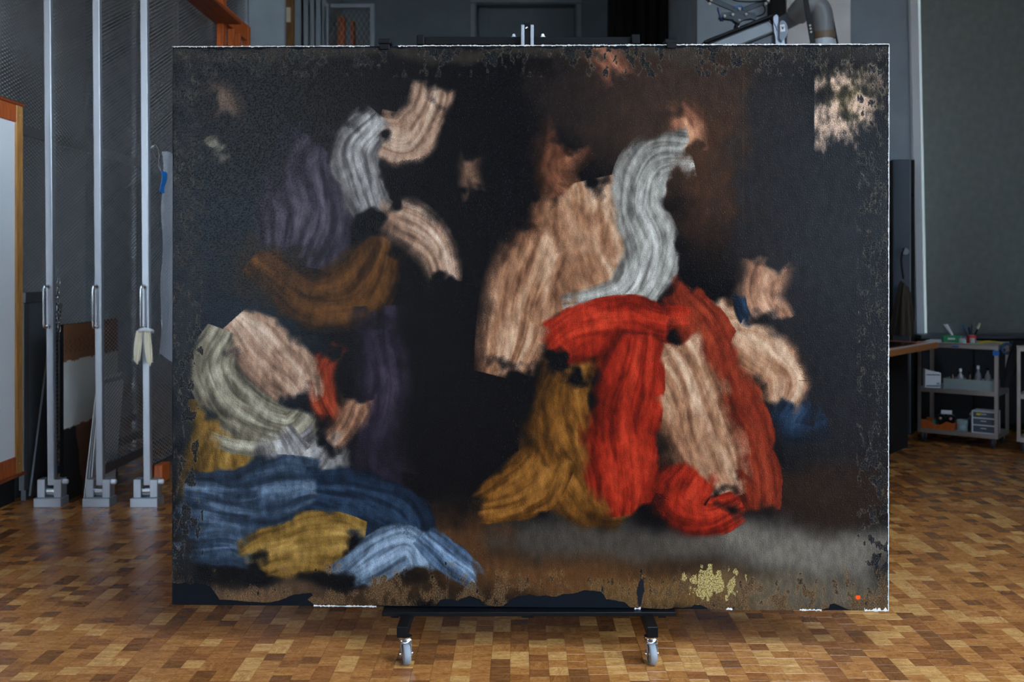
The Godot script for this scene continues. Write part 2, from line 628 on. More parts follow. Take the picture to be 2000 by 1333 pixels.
func floor_block(mb: MB, x: float, z: float, s: float, y: float, tilt: Vector2, uvr: Vector3):
	# top face with a worn bevel; x, z is the middle
	var h := s / 2.0
	var b := 0.0005
	var q := []
	for k in [[-1, -1], [1, -1], [1, 1], [-1, 1]]:
		q.append([Vector3(x + k[0] * (h - b), y + k[0] * tilt.x + k[1] * tilt.y, z + k[1] * (h - b)), Vector3(x + k[0] * h, y - 0.0012, z + k[1] * h)])
	var u := 0.13
	var t := Rect2(uvr.x, uvr.y, u, u)
	mb.quad(q[0][0], q[1][0], q[2][0], q[3][0], Vector3(-tilt.x * 30, 1, -tilt.y * 30).normalized(), t)
	if uvr.z > 0.5:
		for k in 6:
			var w := mb.uv.size() - 6 + k
			mb.uv[w] = Vector2(uvr.x, uvr.y) + Vector2(mb.uv[w].y - uvr.y, mb.uv[w].x - uvr.x)
	for k in 4:
		var j := (k + 1) % 4
		var nn: Vector3 = [Vector3(0, 1, -1), Vector3(1, 1, 0), Vector3(0, 1, 1), Vector3(-1, 1, 0)][k]
		mb.quad(q[k][0], q[j][0], q[j][1], q[k][1], nn.normalized(), Rect2(uvr.x, uvr.y, 0.02, 0.02))

func build_floor():
	var wt := wood_texture()
	M.block = mat(Color(1, 1, 1), 0.27)
	M.block.albedo_texture = wt
	M.block.vertex_color_use_as_albedo = true
	var fl := MB.new()
	fl.box(Vector3(-0.2, -0.106, -1.7), Vector3(10.2, 0.2, 13.8))
	fl.box(Vector3(-1.8, -0.106, -10.2), Vector3(7.0, 0.2, 3.2))
	M.floor_base = textured(mat(Color8(150, 100, 58), 0.4), wt, 2.0)
	var slab := struct("floor", fl, M.floor_base, "polished floor of small square wooden blocks in mixed browns", "floor")
	var p := 0.0635
	var rest := MB.new()
	rest.colored = true
	var singles := []
	var ix0 := int(-4.3 / p)
	var ix1 := int(4.3 / p)
	for ix in range(ix0, ix1 + 1):
		var x := ix * p
		var off := rng.randf() * p
		# runs of blocks; now and then a half block or a longer one
		var d := 2.2 + off
		var last := Color(0.3, 0.16, 0.06)
		while d < (8.34 if x > 1.45 else 9.6):
			var tone := block_tone()
			if rng.randf() < 0.18:
				tone = last
			last = tone
			var uvr := Vector3(rng.randf() * 0.86, rng.randf() * 0.86, 0.0 if rng.randf() < 0.86 else 1.0)
			var tl := Vector2(rng.randf_range(-1, 1), rng.randf_range(-1, 1)) * 0.00010
			var hh := rng.randf_range(-0.0002, 0.0002)
			var vis := d > 3.02 and absf(x) < 0.53 * d
			if vis and singles.size() < 2000:
				singles.append([d, x, tone, uvr, tl, hh])
			else:
				rest.tint = tone
				floor_block(rest, x, -d, p - 0.0004, hh, tl, uvr)
			d += p
	singles.sort_custom(func(a, b): return a[0] < b[0])
	for k in singles.size():
		var s: Array = singles[k]
		if k < 300:
			var mb := MB.new()
			mb.colored = true
			mb.tint = s[2]
			floor_block(mb, 0, 0, p - 0.0004, s[5], s[4], s[3])
			var o := obj("wood_block", mb, M.block, slab)
			o.position = Vector3(s[1], 0, -s[0])
		else:
			rest.tint = s[2]
			floor_block(rest, s[1], -s[0], p - 0.0004, s[5], s[4], s[3])
	var r := obj("wood_blocks", rest, M.block, slab)
	r.set_meta("kind", "stuff")

# ------------------------------------------------------------------ sliding picture racks
func expanded_row(length: float, lwd: float, swd: float) -> ArrayMesh:
	# one zigzag strand of expanded metal along +x; the sheet's face is +z
	var mb := MB.new()
	var n := int(length / (lwd / 2.0))
	var face := Vector3(0, 0.64, 0.77).normalized()
	for i in n:
		var y0 := 0.0 if i % 2 == 0 else swd / 2.0
		var y1 := swd / 2.0 - y0
		var a := Vector3(i * lwd / 2.0, y0, 0)
		var b := Vector3((i + 1) * lwd / 2.0, y1, 0)
		var t := (b - a).normalized()
		var nn := (face - t * face.dot(t)).normalized()
		var w := t.cross(nn)
		var hw := w * 0.0019
		var hn := nn * 0.0007
		mb.quad(a - hw + hn, b - hw + hn, b + hw + hn, a + hw + hn, nn)
		mb.quad(a - hw - hn, b - hw - hn, b + hw - hn, a + hw - hn, -nn)
		mb.quad(a + hw + hn, b + hw + hn, b + hw - hn, a + hw - hn, w)
		mb.quad(a - hw + hn, b - hw + hn, b - hw - hn, a - hw - hn, -w)
		if i % 2 == 0:
			# raised knuckle where two strands are bonded
			var kx := 0.0062
			var ky := 0.0036
			var kz := 0.0046
			for s in [-1.0, 1.0]:
				mb.quad(a + Vector3(-kx * s, -ky, 0), a + Vector3(-kx * s, ky, 0), a + Vector3(0, ky, kz), a + Vector3(0, -ky, kz), Vector3(-kz * s, 0, kx).normalized())
				mb.quad(a + Vector3(-kx * s, -ky, 0), a + Vector3(-kx * s, ky, 0), a + Vector3(0, ky, -kz), a + Vector3(0, -ky, -kz), Vector3(-kz * s, 0, -kx).normalized())
	return mb.mesh()

func expanded_sheet(called: String, parent: Node3D, length: float, y0: float, y1: float, lwd: float, swd: float, m: Material) -> MultiMeshInstance3D:
	var row := expanded_row(length, lwd, swd)
	row.surface_set_material(0, m)
	var mm := MultiMesh.new()
	mm.transform_format = MultiMesh.TRANSFORM_3D
	mm.mesh = row
	var n := int((y1 - y0) / (swd / 2.0))
	mm.instance_count = n
	for k in n:
		# every other strand is the mirror of its neighbour, so that they touch at the bonds
		mm.set_instance_transform(k, Transform3D(Basis.IDENTITY, Vector3((k % 2) * lwd / 2.0 - lwd / 4.0, y0 + k * swd / 2.0, 0)))
	var o := MultiMeshInstance3D.new()
	o.name = called
	o.multimesh = mm
	o.set_meta("kind", "stuff")
	parent.add_child(o, true)
	return o

func make_rack(label: String, x: float, d: float, foot: float, long: float) -> Node3D:
	# stands with its front post at depth d and runs away from the camera
	var r := thing("picture_rack", label, "rack", Vector3(x, 0, -d), 0.0, "sliding picture racks of expanded metal")
	var high := 3.55
	obj("front_post", one_box(Vector3(0, (foot + high) / 2, -0.019), Vector3(0.038, high - foot, 0.038), 0.003), M.alu, r)
	obj("back_post", one_box(Vector3(0, (foot + high) / 2, -long + 0.019), Vector3(0.038, high - foot, 0.038), 0.003), M.alu, r)
	obj("bottom_rail", one_box(Vector3(0, 0.19, -long / 2), Vector3(0.034, 0.05, long - 0.076), 0.003), M.dark_steel, r)
	obj("top_rail", one_box(Vector3(0, high - 0.025, -long / 2), Vector3(0.034, 0.05, long - 0.076), 0.003), M.alu, r)
	var s := expanded_sheet("mesh_panel", r, long - 0.07, 0.215, high - 0.05, 0.0508, 0.0234, M.alu_mesh)
	s.rotation.y = PI / 2
	s.position = Vector3(0.004, 0, -0.035)
	# bow handle on the front of the post
	var y0 := 0.985
	var y1 := 1.222
	var h := obj("handle", one_tube(curve_pts([Vector3(-0.006, y0 + 0.008, 0.002), Vector3(-0.006, y0 + 0.004, 0.03), Vector3(-0.008, y0 + 0.016, 0.045), Vector3(-0.008, (y0 + y1) / 2, 0.047), Vector3(-0.008, y1 - 0.016, 0.045), Vector3(-0.006, y1 - 0.004, 0.03), Vector3(-0.006, y1 - 0.008, 0.002)], 4), 0.0072, 10), M.chrome, r)
	for y in [y0 + 0.008, y1 - 0.008]:
		obj("collar", one_lathe([Vector2(0, 0.012), Vector2(0.011, 0.011), Vector2(0.014, 0.004), Vector2(0.014, 0.0)].map(func(q): return Vector2(q.x, -q.y)), 14, Transform3D(Basis(Vector3.RIGHT, -PI / 2), Vector3(-0.006, y, 0.0))), M.chrome, h)
	return r

func build_racks():
	var d := 5.53
	var xs := [px(-19, d), px(99.5, d), px(194.2, d), px(286.8, d)]
	var first := make_rack("aluminium mesh rack at the left edge, its front end hidden by the whiteboard", xs[0], d, 0.0, 2.1)
	obj("mid_rail", one_box(Vector3(0.006, 2.13, -1.05), Vector3(0.034, 0.06, 2.02), 0.003), M.steel, first)
	var labels := ["", "aluminium mesh rack with bow handle, directly right of the whiteboard", "aluminium mesh rack with bow handle, middle of the three with floor blocks", "aluminium mesh rack with a pale rag tied below its handle, nearest the painting"]
	for k in [1, 2, 3]:
		var r := make_rack(labels[k], xs[k], d, 0.112, 2.1)
		r.rotation.z = 0.0088 - 0.0006 * k
	var gl := ["", "aluminium floor guide block under the rack beside the whiteboard", "aluminium floor guide block under the middle rack", "aluminium floor guide block under the rack nearest the painting"]
	for k in [1, 2, 3]:
		var g := thing("rack_guide", gl[k], "guide", Vector3(xs[k] - 0.003, 0, -d - 0.01), 0.0, "floor guide blocks of the picture racks")
		obj("base", one_box(Vector3(0, 0.024, 0), Vector3(0.15, 0.048, 0.10), 0.002), M.alu, g)
		for s in [-1.0, 1.0]:
			obj("prong", one_box(Vector3(s * 0.0455, 0.098, -0.01), Vector3(0.042, 0.1, 0.07), 0.002), M.alu, g)
		obj("roller", one_tube([Vector3(-0.022, 0.076, -0.012), Vector3(0.022, 0.076, -0.012)], 0.026, 16), M.chrome, g)
		obj("bumper", one_lathe([Vector2(0.0, 0.0), Vector2(0.014, 0.0), Vector2(0.014, 0.022), Vector2(0.011, 0.026), Vector2(0, 0.026)], 12, Transform3D(Basis(Vector3.BACK, -PI / 2), Vector3(0.0665, 0.132, 0.0))), M.white_plastic, g)

# ------------------------------------------------------------------ the picture: a plain stand-in, dark ground with loose hanging cloths
const PW := 1400
const PH := 1100
var R := PackedFloat32Array()
var G := PackedFloat32Array()
var B := PackedFloat32Array()
var mark := PackedInt32Array()
var strokes := 0
var n_low := PackedByteArray()
var n_soft := PackedByteArray()
var n_mid := PackedByteArray()
var n_fine := PackedByteArray()
var n_dust := PackedByteArray()

func noise_bytes(freq: float, octaves: int, seed_: int, sx := 1.0, sy := 1.0, kind := FastNoiseLite.TYPE_SIMPLEX_SMOOTH) -> PackedByteArray:
	var fn := FastNoiseLite.new()
	fn.seed = seed_
	fn.noise_type = kind
	fn.frequency = freq
	fn.fractal_octaves = octaves
	var im := fn.get_image(int(PW / sx), int(PH / sy))
	if sx != 1.0 or sy != 1.0:
		im.resize(PW, PH, Image.INTERPOLATE_CUBIC)
	return im.get_data()

func cloth(spine: Array, dark: Color, mid: Color, light: Color, folds: float, phase: float, lit := -0.35, soft := 0.12):
	# a swath of folded cloth along a spine of [x, y, half width] in the frame of the picture;
	# folds run along the spine, break and merge, and the far side sinks into the dark ground
	var fn := FastNoiseLite.new()
	fn.seed = int(phase * 1000.0) + int(spine[0][0])
	fn.noise_type = FastNoiseLite.TYPE_SIMPLEX_SMOOTH
	fn.frequency = 1.0
	fn.fractal_octaves = 3
	fn.domain_warp_enabled = false
	strokes += 1
	var pts := []
	for s in spine:
		pts.append(Vector3(s[0] - 331, s[1] - 90, s[2] * 1.12))
	var dense := curve_pts(pts, 14)
	var length := 0.0
	for i in dense.size() - 1:
		length += Vector2(dense[i].x, dense[i].y).distance_to(Vector2(dense[i + 1].x, dense[i + 1].y))
	var run := 0.0
	for i in dense.size() - 1:
		var a: Vector3 = dense[i]
		var b: Vector3 = dense[i + 1]
		var sl := Vector2(b.x - a.x, b.y - a.y).length()
		if sl < 0.01:
			continue
		var a2: Vector3 = dense[i + 2] if i + 2 < dense.size() else b + (b - a)
		var z: Vector3 = dense[i - 1] if i > 0 else a - (b - a)
		var t0 := Vector2(b.x - z.x, b.y - z.y).normalized()
		var t1 := Vector2(a2.x - a.x, a2.y - a.y).normalized()
		var steps := int(sl / 0.62) + 1
		for k in steps:
			var f := k / float(steps)
			var c := a.lerp(b, f)
			var tt := t0.lerp(t1, f).normalized()
			var nx := -tt.y
			var ny := tt.x
			var reach := run + sl * f
			var ends := minf(reach, length - reach) / 26.0
			var hw := c.z
			var ds := 0.62 / hw
			var s := -1.0
			while s <= 1.0:
				var x := int(c.x + nx * hw * s)
				var y := int(c.y + ny * hw * s)
				if x >= 0 and x < PW - 1 and y >= 0 and y < PH:
					var at_ := y * PW + x
					var lo := n_low[at_] / 255.0 - 0.5
					var sf := n_soft[at_] / 255.0 - 0.5
					var side := (s - lit) * 0.5
					var feather := soft + maxf(0.0, absf(side) - 0.35) * 0.9
					var edge := (1.0 - absf(s) + lo * 0.42 + sf * 0.35) / feather
					edge = minf(edge, ends - 0.3 + lo * 3.4 + sf * 1.5)
					edge += (n_fine[at_] - 128) * 0.0016
					if edge > 0.02 and mark[at_] != strokes:
						var w := fn.get_noise_2d(s * folds * 0.62 + sf * 0.9 + phase * 7.0, reach * 0.0052 + lo * 0.22)
						var cr := 1.0 - absf(w) * 2.3
						var h := clampf(0.55 + w * 0.95, 0.0, 1.0)
						var form := clampf(0.98 - absf(side) * 1.05 + sf * 0.5, 0.08, 1.0)
						var g := form * (0.36 + 0.64 * h) + maxf(0.0, cr - 0.72) * 0.22 * form + (n_mid[at_] - 128) / 255.0 * 0.16
						g = clampf(g, 0.0, 1.0)
						var col := dark.lerp(mid, g * 2.0) if g < 0.5 else mid.lerp(light, g * 2.0 - 1.0)
						var al := clampf(edge, 0.0, 1.0)
						for j in [at_, at_ + 1]:
							if mark[j] != strokes and (j == at_ or al > 0.95):
								mark[j] = strokes
								R[j] = lerpf(R[j], col.r, al)
								G[j] = lerpf(G[j], col.g, al)
								B[j] = lerpf(B[j], col.b, al)
				s += ds
		run += sl

func picture() -> Image:
	n_low = noise_bytes(0.012, 3, 11)
	n_soft = noise_bytes(0.0045, 2, 21)
	n_mid = noise_bytes(0.05, 4, 12, 1.0, 2.0)
	n_fine = noise_bytes(0.45, 2, 13)
	n_dust = noise_bytes(0.33, 3, 14)
	# ground tones laid in broad patches: [x, y, rx, ry, colour, strength]
	var patches := [
		[420, 500, 190, 420, Color8(22, 28, 35), 0.9], [600, 200, 260, 160, Color8(20, 17, 17), 0.8], [960, 640, 260, 420, Color8(10, 9, 11), 1.0],  # the first patch paints in the bluish sheen of the left side
		[1330, 200, 190, 150, Color8(52, 37, 29), 0.9], [1390, 330, 90, 140, Color8(54, 34, 23), 0.9], [1250, 180, 130, 100, Color8(44, 31, 25), 0.7], [1130, 160, 90, 100, Color8(34, 26, 23), 0.7],
		[1520, 380, 90, 330, Color8(30, 28, 29), 1.0], [1660, 480, 100, 300, Color8(32, 32, 35), 0.9], [1640, 190, 90, 60, Color8(150, 124, 106), 0.0],
		[1640, 780, 130, 190, Color8(24, 23, 25), 0.9], [1620, 960, 150, 60, Color8(34, 22, 17), 0.9],
		[1260, 1045, 360, 34, Color8(66, 58, 50), 0.85], [1580, 1070, 210, 50, Color8(92, 84, 74), 1.0], [1100, 1120, 260, 50, Color8(74, 47, 26), 1.0], [900, 1050, 70, 60, Color8(66, 40, 22), 0.9],
		[1350, 1150, 200, 35, Color8(88, 62, 34), 0.9], [1600, 1150, 170, 40, Color8(84, 74, 60), 0.9], [480, 1160, 200, 26, Color8(76, 56, 40), 1.0], [720, 1165, 160, 24, Color8(50, 34, 22), 0.9],
		[350, 640, 26, 640, Color8(38, 36, 36), 0.6], [1000, 97, 900, 16, Color8(46, 40, 35), 0.8], [520, 520, 90, 60, Color8(38, 26, 18), 0.6]]
	var small := Image.create_empty(PW / 8, PH / 8, false, Image.FORMAT_RGBF)
	for y in small.get_height():
		for x in small.get_width():
			var c := Color8(8, 7, 9)
			var k := y * 8 * PW + x * 8
			var wx := x * 8 + 331 + (n_low[k] - 128) * 0.35
			var wy := y * 8 + 90 + (n_soft[k] - 128) * 0.16 + (n_low[k] - 128) * 0.07
			for p in patches:
				var dx: float = (wx - p[0]) / p[2]
				var dy: float = (wy - p[1]) / p[3]
				var r := dx * dx + dy * dy
				if r < 3.0:
					c = c.lerp(p[4], p[5] * exp(-r * r * 0.7))
			small.set_pixel(x, y, c)
	small.resize(PW, PH, Image.INTERPOLATE_CUBIC)
	var raw := small.get_data().to_float32_array()
	mark.resize(PW * PH)
	R.resize(PW * PH)
	G.resize(PW * PH)
	B.resize(PW * PH)
	for k in PW * PH:
		R[k] = raw[k * 3]
		G[k] = raw[k * 3 + 1]
		B[k] = raw[k * 3 + 2]
	# cloths, from the back to the front
	var purple := [Color8(14, 12, 17), Color8(44, 38, 48), Color8(86, 78, 88)]
	var grey := [Color8(38, 34, 33), Color8(112, 106, 103), Color8(186, 180, 174)]
	var white := [Color8(52, 47, 43), Color8(142, 136, 126), Color8(206, 199, 188)]
	var tan := [Color8(58, 30, 18), Color8(150, 104, 74), Color8(206, 168, 136)]
	var pale := [Color8(60, 40, 30), Color8(160, 124, 100), Color8(212, 182, 158)]
	var rust := [Color8(22, 12, 8), Color8(62, 37, 18), Color8(104, 64, 30)]
	var ochre := [Color8(34, 19, 8), Color8(104, 62, 22), Color8(152, 98, 42)]
	var gold := [Color8(48, 31, 12), Color8(124, 90, 38), Color8(176, 136, 70)]
	var red := [Color8(54, 10, 6), Color8(152, 34, 18), Color8(212, 62, 36)]
	var brick := [Color8(40, 12, 8), Color8(104, 32, 18), Color8(142, 52, 30)]
	var blue := [Color8(12, 16, 22), Color8(42, 54, 70), Color8(116, 134, 152)]
	var deep := [Color8(8, 12, 18), Color8(22, 33, 48), Color8(48, 66, 86)]
	var steel := [Color8(24, 30, 38), Color8(90, 104, 120), Color8(156, 172, 188)]
	for set_ in [purple, grey, white, tan, pale, rust, ochre, gold, red, brick, blue, deep, steel]:
		for j in 3:
			set_[j] = set_[j] * (0.74 if set_ == red else 0.84)
	var lay := func(spine: Array, c: Array, folds: float, phase: float, lit := -0.35, soft := 0.12):
		cloth(spine, c[0], c[1], c[2], folds, phase, lit, soft)
	lay.call([[380, 310, 22], [420, 292, 30], [455, 265, 20]], [Color8(40, 36, 32), Color8(104, 98, 86), Color8(150, 144, 130)], 3.0, 0.2, -0.2)
	lay.call([[385, 190, 46], [430, 210, 44], [440, 270, 30]], [Color8(22, 18, 18), Color8(56, 44, 39), Color8(88, 70, 58)], 2.0, 0.5, -0.2, 0.6)
	lay.call([[640, 240, 50], [600, 320, 80], [600, 420, 100], [580, 520, 70]], purple, 5.5, 0.1, -0.1)
	lay.call([[760, 450, 40], [700, 560, 66], [600, 590, 56], [495, 500, 36]], rust, 3.5, 0.6, -0.1, 0.3)
	lay.call([[735, 600, 50], [740, 760, 62], [730, 900, 70], [800, 975, 44]], [Color8(12, 10, 14), Color8(29, 23, 32), Color8(48, 40, 50)], 4.0, 0.3, -0.3, 0.6)
	lay.call([[850, 160, 40], [830, 225, 44], [790, 275, 52], [730, 255, 40]], pale, 3.6, 0.4, -0.1, 0.3)
	lay.call([[740, 225, 36], [690, 290, 46], [706, 370, 46], [745, 440, 40]], grey, 4.5, 0.15, -0.1)
	lay.call([[735, 400, 40], [790, 440, 52], [850, 490, 46], [870, 560, 30]], pale, 4.4, 0.9, -0.4, 0.5)
	lay.call([[930, 280, 22], [915, 330, 28], [930, 390, 24]], [Color8(30, 20, 16), Color8(84, 60, 46), Color8(118, 88, 68)], 2.0, 0.1, 0.0, 0.7)
	lay.call([[1150, 92, 26], [1185, 120, 34], [1215, 165, 30]], [Color8(38, 21, 14), Color8(100, 58, 42), Color8(146, 96, 70)], 3.0, 0.2, -0.1, 0.7)
	lay.call([[1300, 200, 30], [1335, 240, 38], [1345, 300, 34]], [Color8(38, 21, 14), Color8(104, 64, 46), Color8(164, 116, 86)], 2.6, 0.7, -0.1, 0.6)
	lay.call([[1120, 260, 60], [1075, 330, 50], [1110, 410, 40]], [Color8(24, 14, 10), Color8(76, 44, 30), Color8(122, 76, 52)], 2.6, 0.8, -0.3, 0.6)
	lay.call([[1120, 360, 90], [1140, 450, 124], [1165, 560, 112], [1160, 640, 90]], tan, 5.6, 0.35, -0.3, 0.25)
	lay.call([[1075, 440, 66], [1035, 540, 78], [1010, 640, 72], [985, 740, 54]], tan, 5.0, 0.6, -0.3, 0.35)
	lay.call([[1350, 300, 44], [1270, 320, 52], [1245, 400, 50], [1270, 500, 54], [1220, 585, 46], [1100, 610, 30]], white, 5.0, 0.1, -0.2, 0.14)
	lay.call([[1500, 500, 56], [1480, 580, 50], [1510, 640, 44]], [Color8(36, 22, 16), Color8(124, 86, 64), Color8(178, 138, 110)], 3.4, 0.3, -0.2, 0.5)
	lay.call([[1370, 570, 32], [1395, 630, 48], [1450, 640, 36]], tan, 3.0, 0.2, -0.2, 0.4)
	lay.call([[1440, 560, 10], [1448, 610, 13], [1475, 655, 10]], deep, 1.4, 0.3)
	lay.call([[1570, 760, 34], [1540, 830, 44], [1610, 815, 36]], deep, 3.0, 0.3, -0.2, 0.5)
	lay.call([[1120, 690, 50], [1095, 800, 70], [1115, 900, 84], [1170, 985, 60], [1235, 1005, 26]], ochre, 4.0, 0.25)
	lay.call([[1090, 880, 40], [1030, 950, 58], [950, 990, 36], [905, 1008, 16]], ochre, 3.4, 0.55, -0.2)
	lay.call([[1310, 545, 34], [1345, 610, 48], [1390, 690, 54], [1430, 800, 58], [1470, 900, 48], [1485, 1000, 34]], brick, 3.8, 0.2)
	lay.call([[1060, 690, 44], [1140, 655, 54], [1240, 635, 52], [1345, 650, 40]], red, 3.2, 0.3)
	lay.call([[1430, 660, 44], [1480, 690, 56], [1530, 735, 50], [1515, 800, 34]], tan, 3.6, 0.45, -0.3, 0.4)
	lay.call([[1285, 660, 70], [1325, 760, 84], [1365, 860, 84], [1405, 980, 66]], tan, 5.4, 0.55, -0.35, 0.3)
	lay.call([[1250, 640, 44], [1225, 740, 66], [1210, 840, 72], [1215, 940, 64], [1220, 1010, 44]], red, 4.6, 0.4)
	lay.call([[1370, 900, 44], [1320, 975, 58], [1380, 1010, 40], [1450, 985, 28]], red, 3.6, 0.1)
	lay.call([[660, 660, 26], [630, 720, 30], [632, 790, 30], [670, 840, 18]], [Color8(34, 10, 7), Color8(100, 33, 18), Color8(140, 55, 31)], 2.6, 0.3, -0.2, 0.4)
	lay.call([[700, 760, 34], [672, 840, 34], [610, 885, 28]], [Color8(46, 26, 18), Color8(120, 84, 62), Color8(170, 130, 102)], 3.0, 0.2, -0.3, 0.5)
	lay.call([[450, 630, 40], [505, 690, 70], [560, 740, 70], [590, 800, 40]], pale, 4.6, 0.3, -0.3, 0.25)
	lay.call([[425, 780, 54], [430, 850, 64], [425, 930, 90], [430, 1000, 80]], gold, 4.6, 0.2)
	lay.call([[440, 650, 36], [415, 730, 48], [470, 805, 52], [560, 845, 46], [610, 790, 34]], [Color8(28, 25, 21), Color8(92, 84, 69), Color8(150, 141, 121)], 4.6, 0.25, -0.1)
	lay.call([[385, 850, 12], [450, 878, 15], [525, 886, 14]], [Color8(60, 54, 44), Color8(118, 110, 92), Color8(156, 148, 130)], 1.8, 0.3)
	lay.call([[525, 850, 40], [570, 920, 52], [620, 905, 60], [655, 840, 38]], grey, 4.2, 0.15, -0.1)
	lay.call([[331, 960, 44], [430, 990, 68], [530, 975, 74], [650, 970, 60]], blue, 3.6, 0.35, -0.1)
	lay.call([[590, 965, 44], [700, 985, 64], [790, 1040, 66], [790, 1100, 40]], deep, 3.2, 0.3, -0.1)
	lay.call([[331, 1075, 40], [430, 1075, 40], [520, 1095, 32]], blue, 3.0, 0.6, 0.0)
	lay.call([[465, 1110, 36], [540, 1080, 54], [630, 1065, 58], [710, 1075, 46]], gold, 3.8, 0.4, -0.1)
	lay.call([[640, 1145, 22], [720, 1105, 42], [795, 1070, 42], [825, 1130, 28]], steel, 4.0, 0.2, -0.1)
	lay.call([[825, 1045, 24], [870, 1085, 32], [915, 1120, 28], [935, 1150, 14]], [Color8(14, 19, 26), Color8(58, 72, 90), Color8(118, 136, 154)], 3.2, 0.4, -0.1)
	# one pass over the whole surface: hard edged fields, wear, dirt and losses
	var out := PackedByteArray()
	out.resize(PW * PH * 3)
	var k := 0
	for y in PH:
		var Y := y + 90
		for x in PW:
			var r := R[k]
			var g := G[k]
			var b := B[k]
			var lo := n_low[k]
			var mi := n_mid[k]
			var fi := n_fine[k]
			var du := n_dust[k]
			if x > 1255 and Y < 470 and Y > 104:
				# cloudy patch of sky at the upper right, with its hard left edge
				var ex := (x - 1325) / 108.0
				var ey := (Y - 190) / 84.0
				var cl := (1.05 - sqrt(ex * ex + ey * ey)) * 1.5 + (n_soft[k] - 128) * 0.004 + (lo - 128) * 0.006 + (mi - 128) * 0.004 + (fi - 128) * 0.002
				if cl > 0.0:
					var q := minf(cl, 1.0)
					var warm := clampf(0.5 + (lo - 128) * 0.010 + (mi - 128) * 0.005 + (Y - 150) * 0.004, 0.0, 1.0)
					r = lerpf(r, lerpf(0.27, 0.66, warm) + (fi - 128) * 0.001, q)
					g = lerpf(g, lerpf(0.23, 0.54, warm) + (fi - 128) * 0.001, q)
					b = lerpf(b, lerpf(0.15, 0.46, warm), q)
			elif x > 1116 and x < 1121 and Y < 440:
				r += 0.03
				g += 0.015
			var grain := 0.86 + (fi - 128) * 0.0016 + (mi - 128) * 0.0012 + 0.12
			r *= grain
			g *= grain
			b *= grain
			# abrasion: pale specks where the paint is rubbed, denser in the dark middle and at the margins; those at the right also paint in glints
			var ed := mini(mini(x, PW - 1 - x), mini(y, PH - 1 - y))
			var rub_glint := 214 - (18 if (x > 560 and x < 800 and y > 280) else 0) - (10 if x > 1080 else 0) - (maxi(0, 60 - ed) * 0.55)
			if du > rub_glint and fi > 120:
				var q := minf(1.0, (du - rub_glint) / 30.0) * 0.42
				r = lerpf(r, 0.60, q)
				g = lerpf(g, 0.57, q)
				b = lerpf(b, 0.53, q)
			# scraped margins: earthy ground and dark lining
			if ed < 62:
				var e := (lo - 128) * 0.9 + (mi - 128) * 1.3 + (62 - ed) * 0.75
				if e > 46.0 and y < 1010:
					var q := minf(1.0, (e - 46.0) / 24.0)
					var ear := 0.10 + (du / 255.0) * 0.42
					r = lerpf(r, ear, q * 0.6)
					g = lerpf(g, ear * 0.88, q * 0.6)
					b = lerpf(b, ear * 0.70, q * 0.6)
				if e > 78.0 and fi > 90:
					r = 0.06
					g = 0.07
					b = 0.085
			# crust of old varnish and earth along the foot of the picture
			if y > 1010:
				var e := (mi - 128) * 0.25 + (lo - 128) * 0.42 + (du - 128) * 0.16 + (y - 1046) * 0.62
				if e > 8.0:
					var q := minf(1.0, (e - 8.0) / 26.0) * 0.75
					var ear := 0.12 + (du / 255.0) * 0.46
					r = lerpf(r, ear * 1.02, q)
					g = lerpf(g, ear * 0.74, q)
					b = lerpf(b, ear * 0.46, q)
				var cy := absf(x - 1058.0) / 46.0 + absf(y - 1045.0) / 32.0
				if cy + (mi - 128) * 0.012 < 1.0 and du > 96:
					r = 0.60 + (fi - 128) * 0.0016
					g = 0.53 + (fi - 128) * 0.0016
					b = 0.33
				if mi > 208 and lo > 120:
					r = 0.07
					g = 0.075
					b = 0.095
			# a few flakes lost down to the dark lining, and one orange marker dot
			if absf(x - 920.0) / 9.0 + absf(y - 1066.0 + (x - 920.0) * 0.5) / 26.0 < 1.0 + (mi - 128) * 0.006:
				r = 0.10
				g = 0.10
				b = 0.12
			if (x - 1341) * (x - 1341) + (y - 1073) * (y - 1073) < 26 + (mi - 128) * 0.1:
				r = 0.93
				g = 0.29
				b = 0.07
			var w := k * 3
			out[w] = int(clampf(r, 0.0, 1.0) * 255.0)
			out[w + 1] = int(clampf(g, 0.0, 1.0) * 255.0)
			out[w + 2] = int(clampf(b, 0.0, 1.0) * 255.0)
			k += 1
	R.clear()
	G.clear()
	B.clear()
	return Image.create_from_data(PW, PH, false, Image.FORMAT_RGB8, out)

func paint_relief() -> ImageTexture:
	# canvas weave, cupped paint and fine cracks
	var a := Image.create_empty(PW, PH, false, Image.FORMAT_RGBA8)
	var da := a.get_data()
	for y in PH:
		for x in PW:
			var k := y * PW + x
			var h := 96 + (n_fine[k] >> 3) + (5 if (x & 3) < 2 else 0) + (5 if (y & 3) < 2 else 0)
			var d := n_dust[k]
			if d > 168:
				h += mini(110, (d - 168) * 3)
			da[k * 4] = h
			da[k * 4 + 3] = 255
	a = Image.create_from_data(PW, PH, false, Image.FORMAT_RGBA8, da)
	a.bump_map_to_normal_map(4.0)
	return ImageTexture.create_from_image(a)

const PIC_W := 2.476
const PIC_H := 1.945

func pic(x: float, y: float) -> Vector2:
	# a place in the picture, measured in the frame, as metres from its middle
	return Vector2((x - 1031.0) / 1400.0 * PIC_W, (638.5 - y) / 1100.0 * PIC_H)

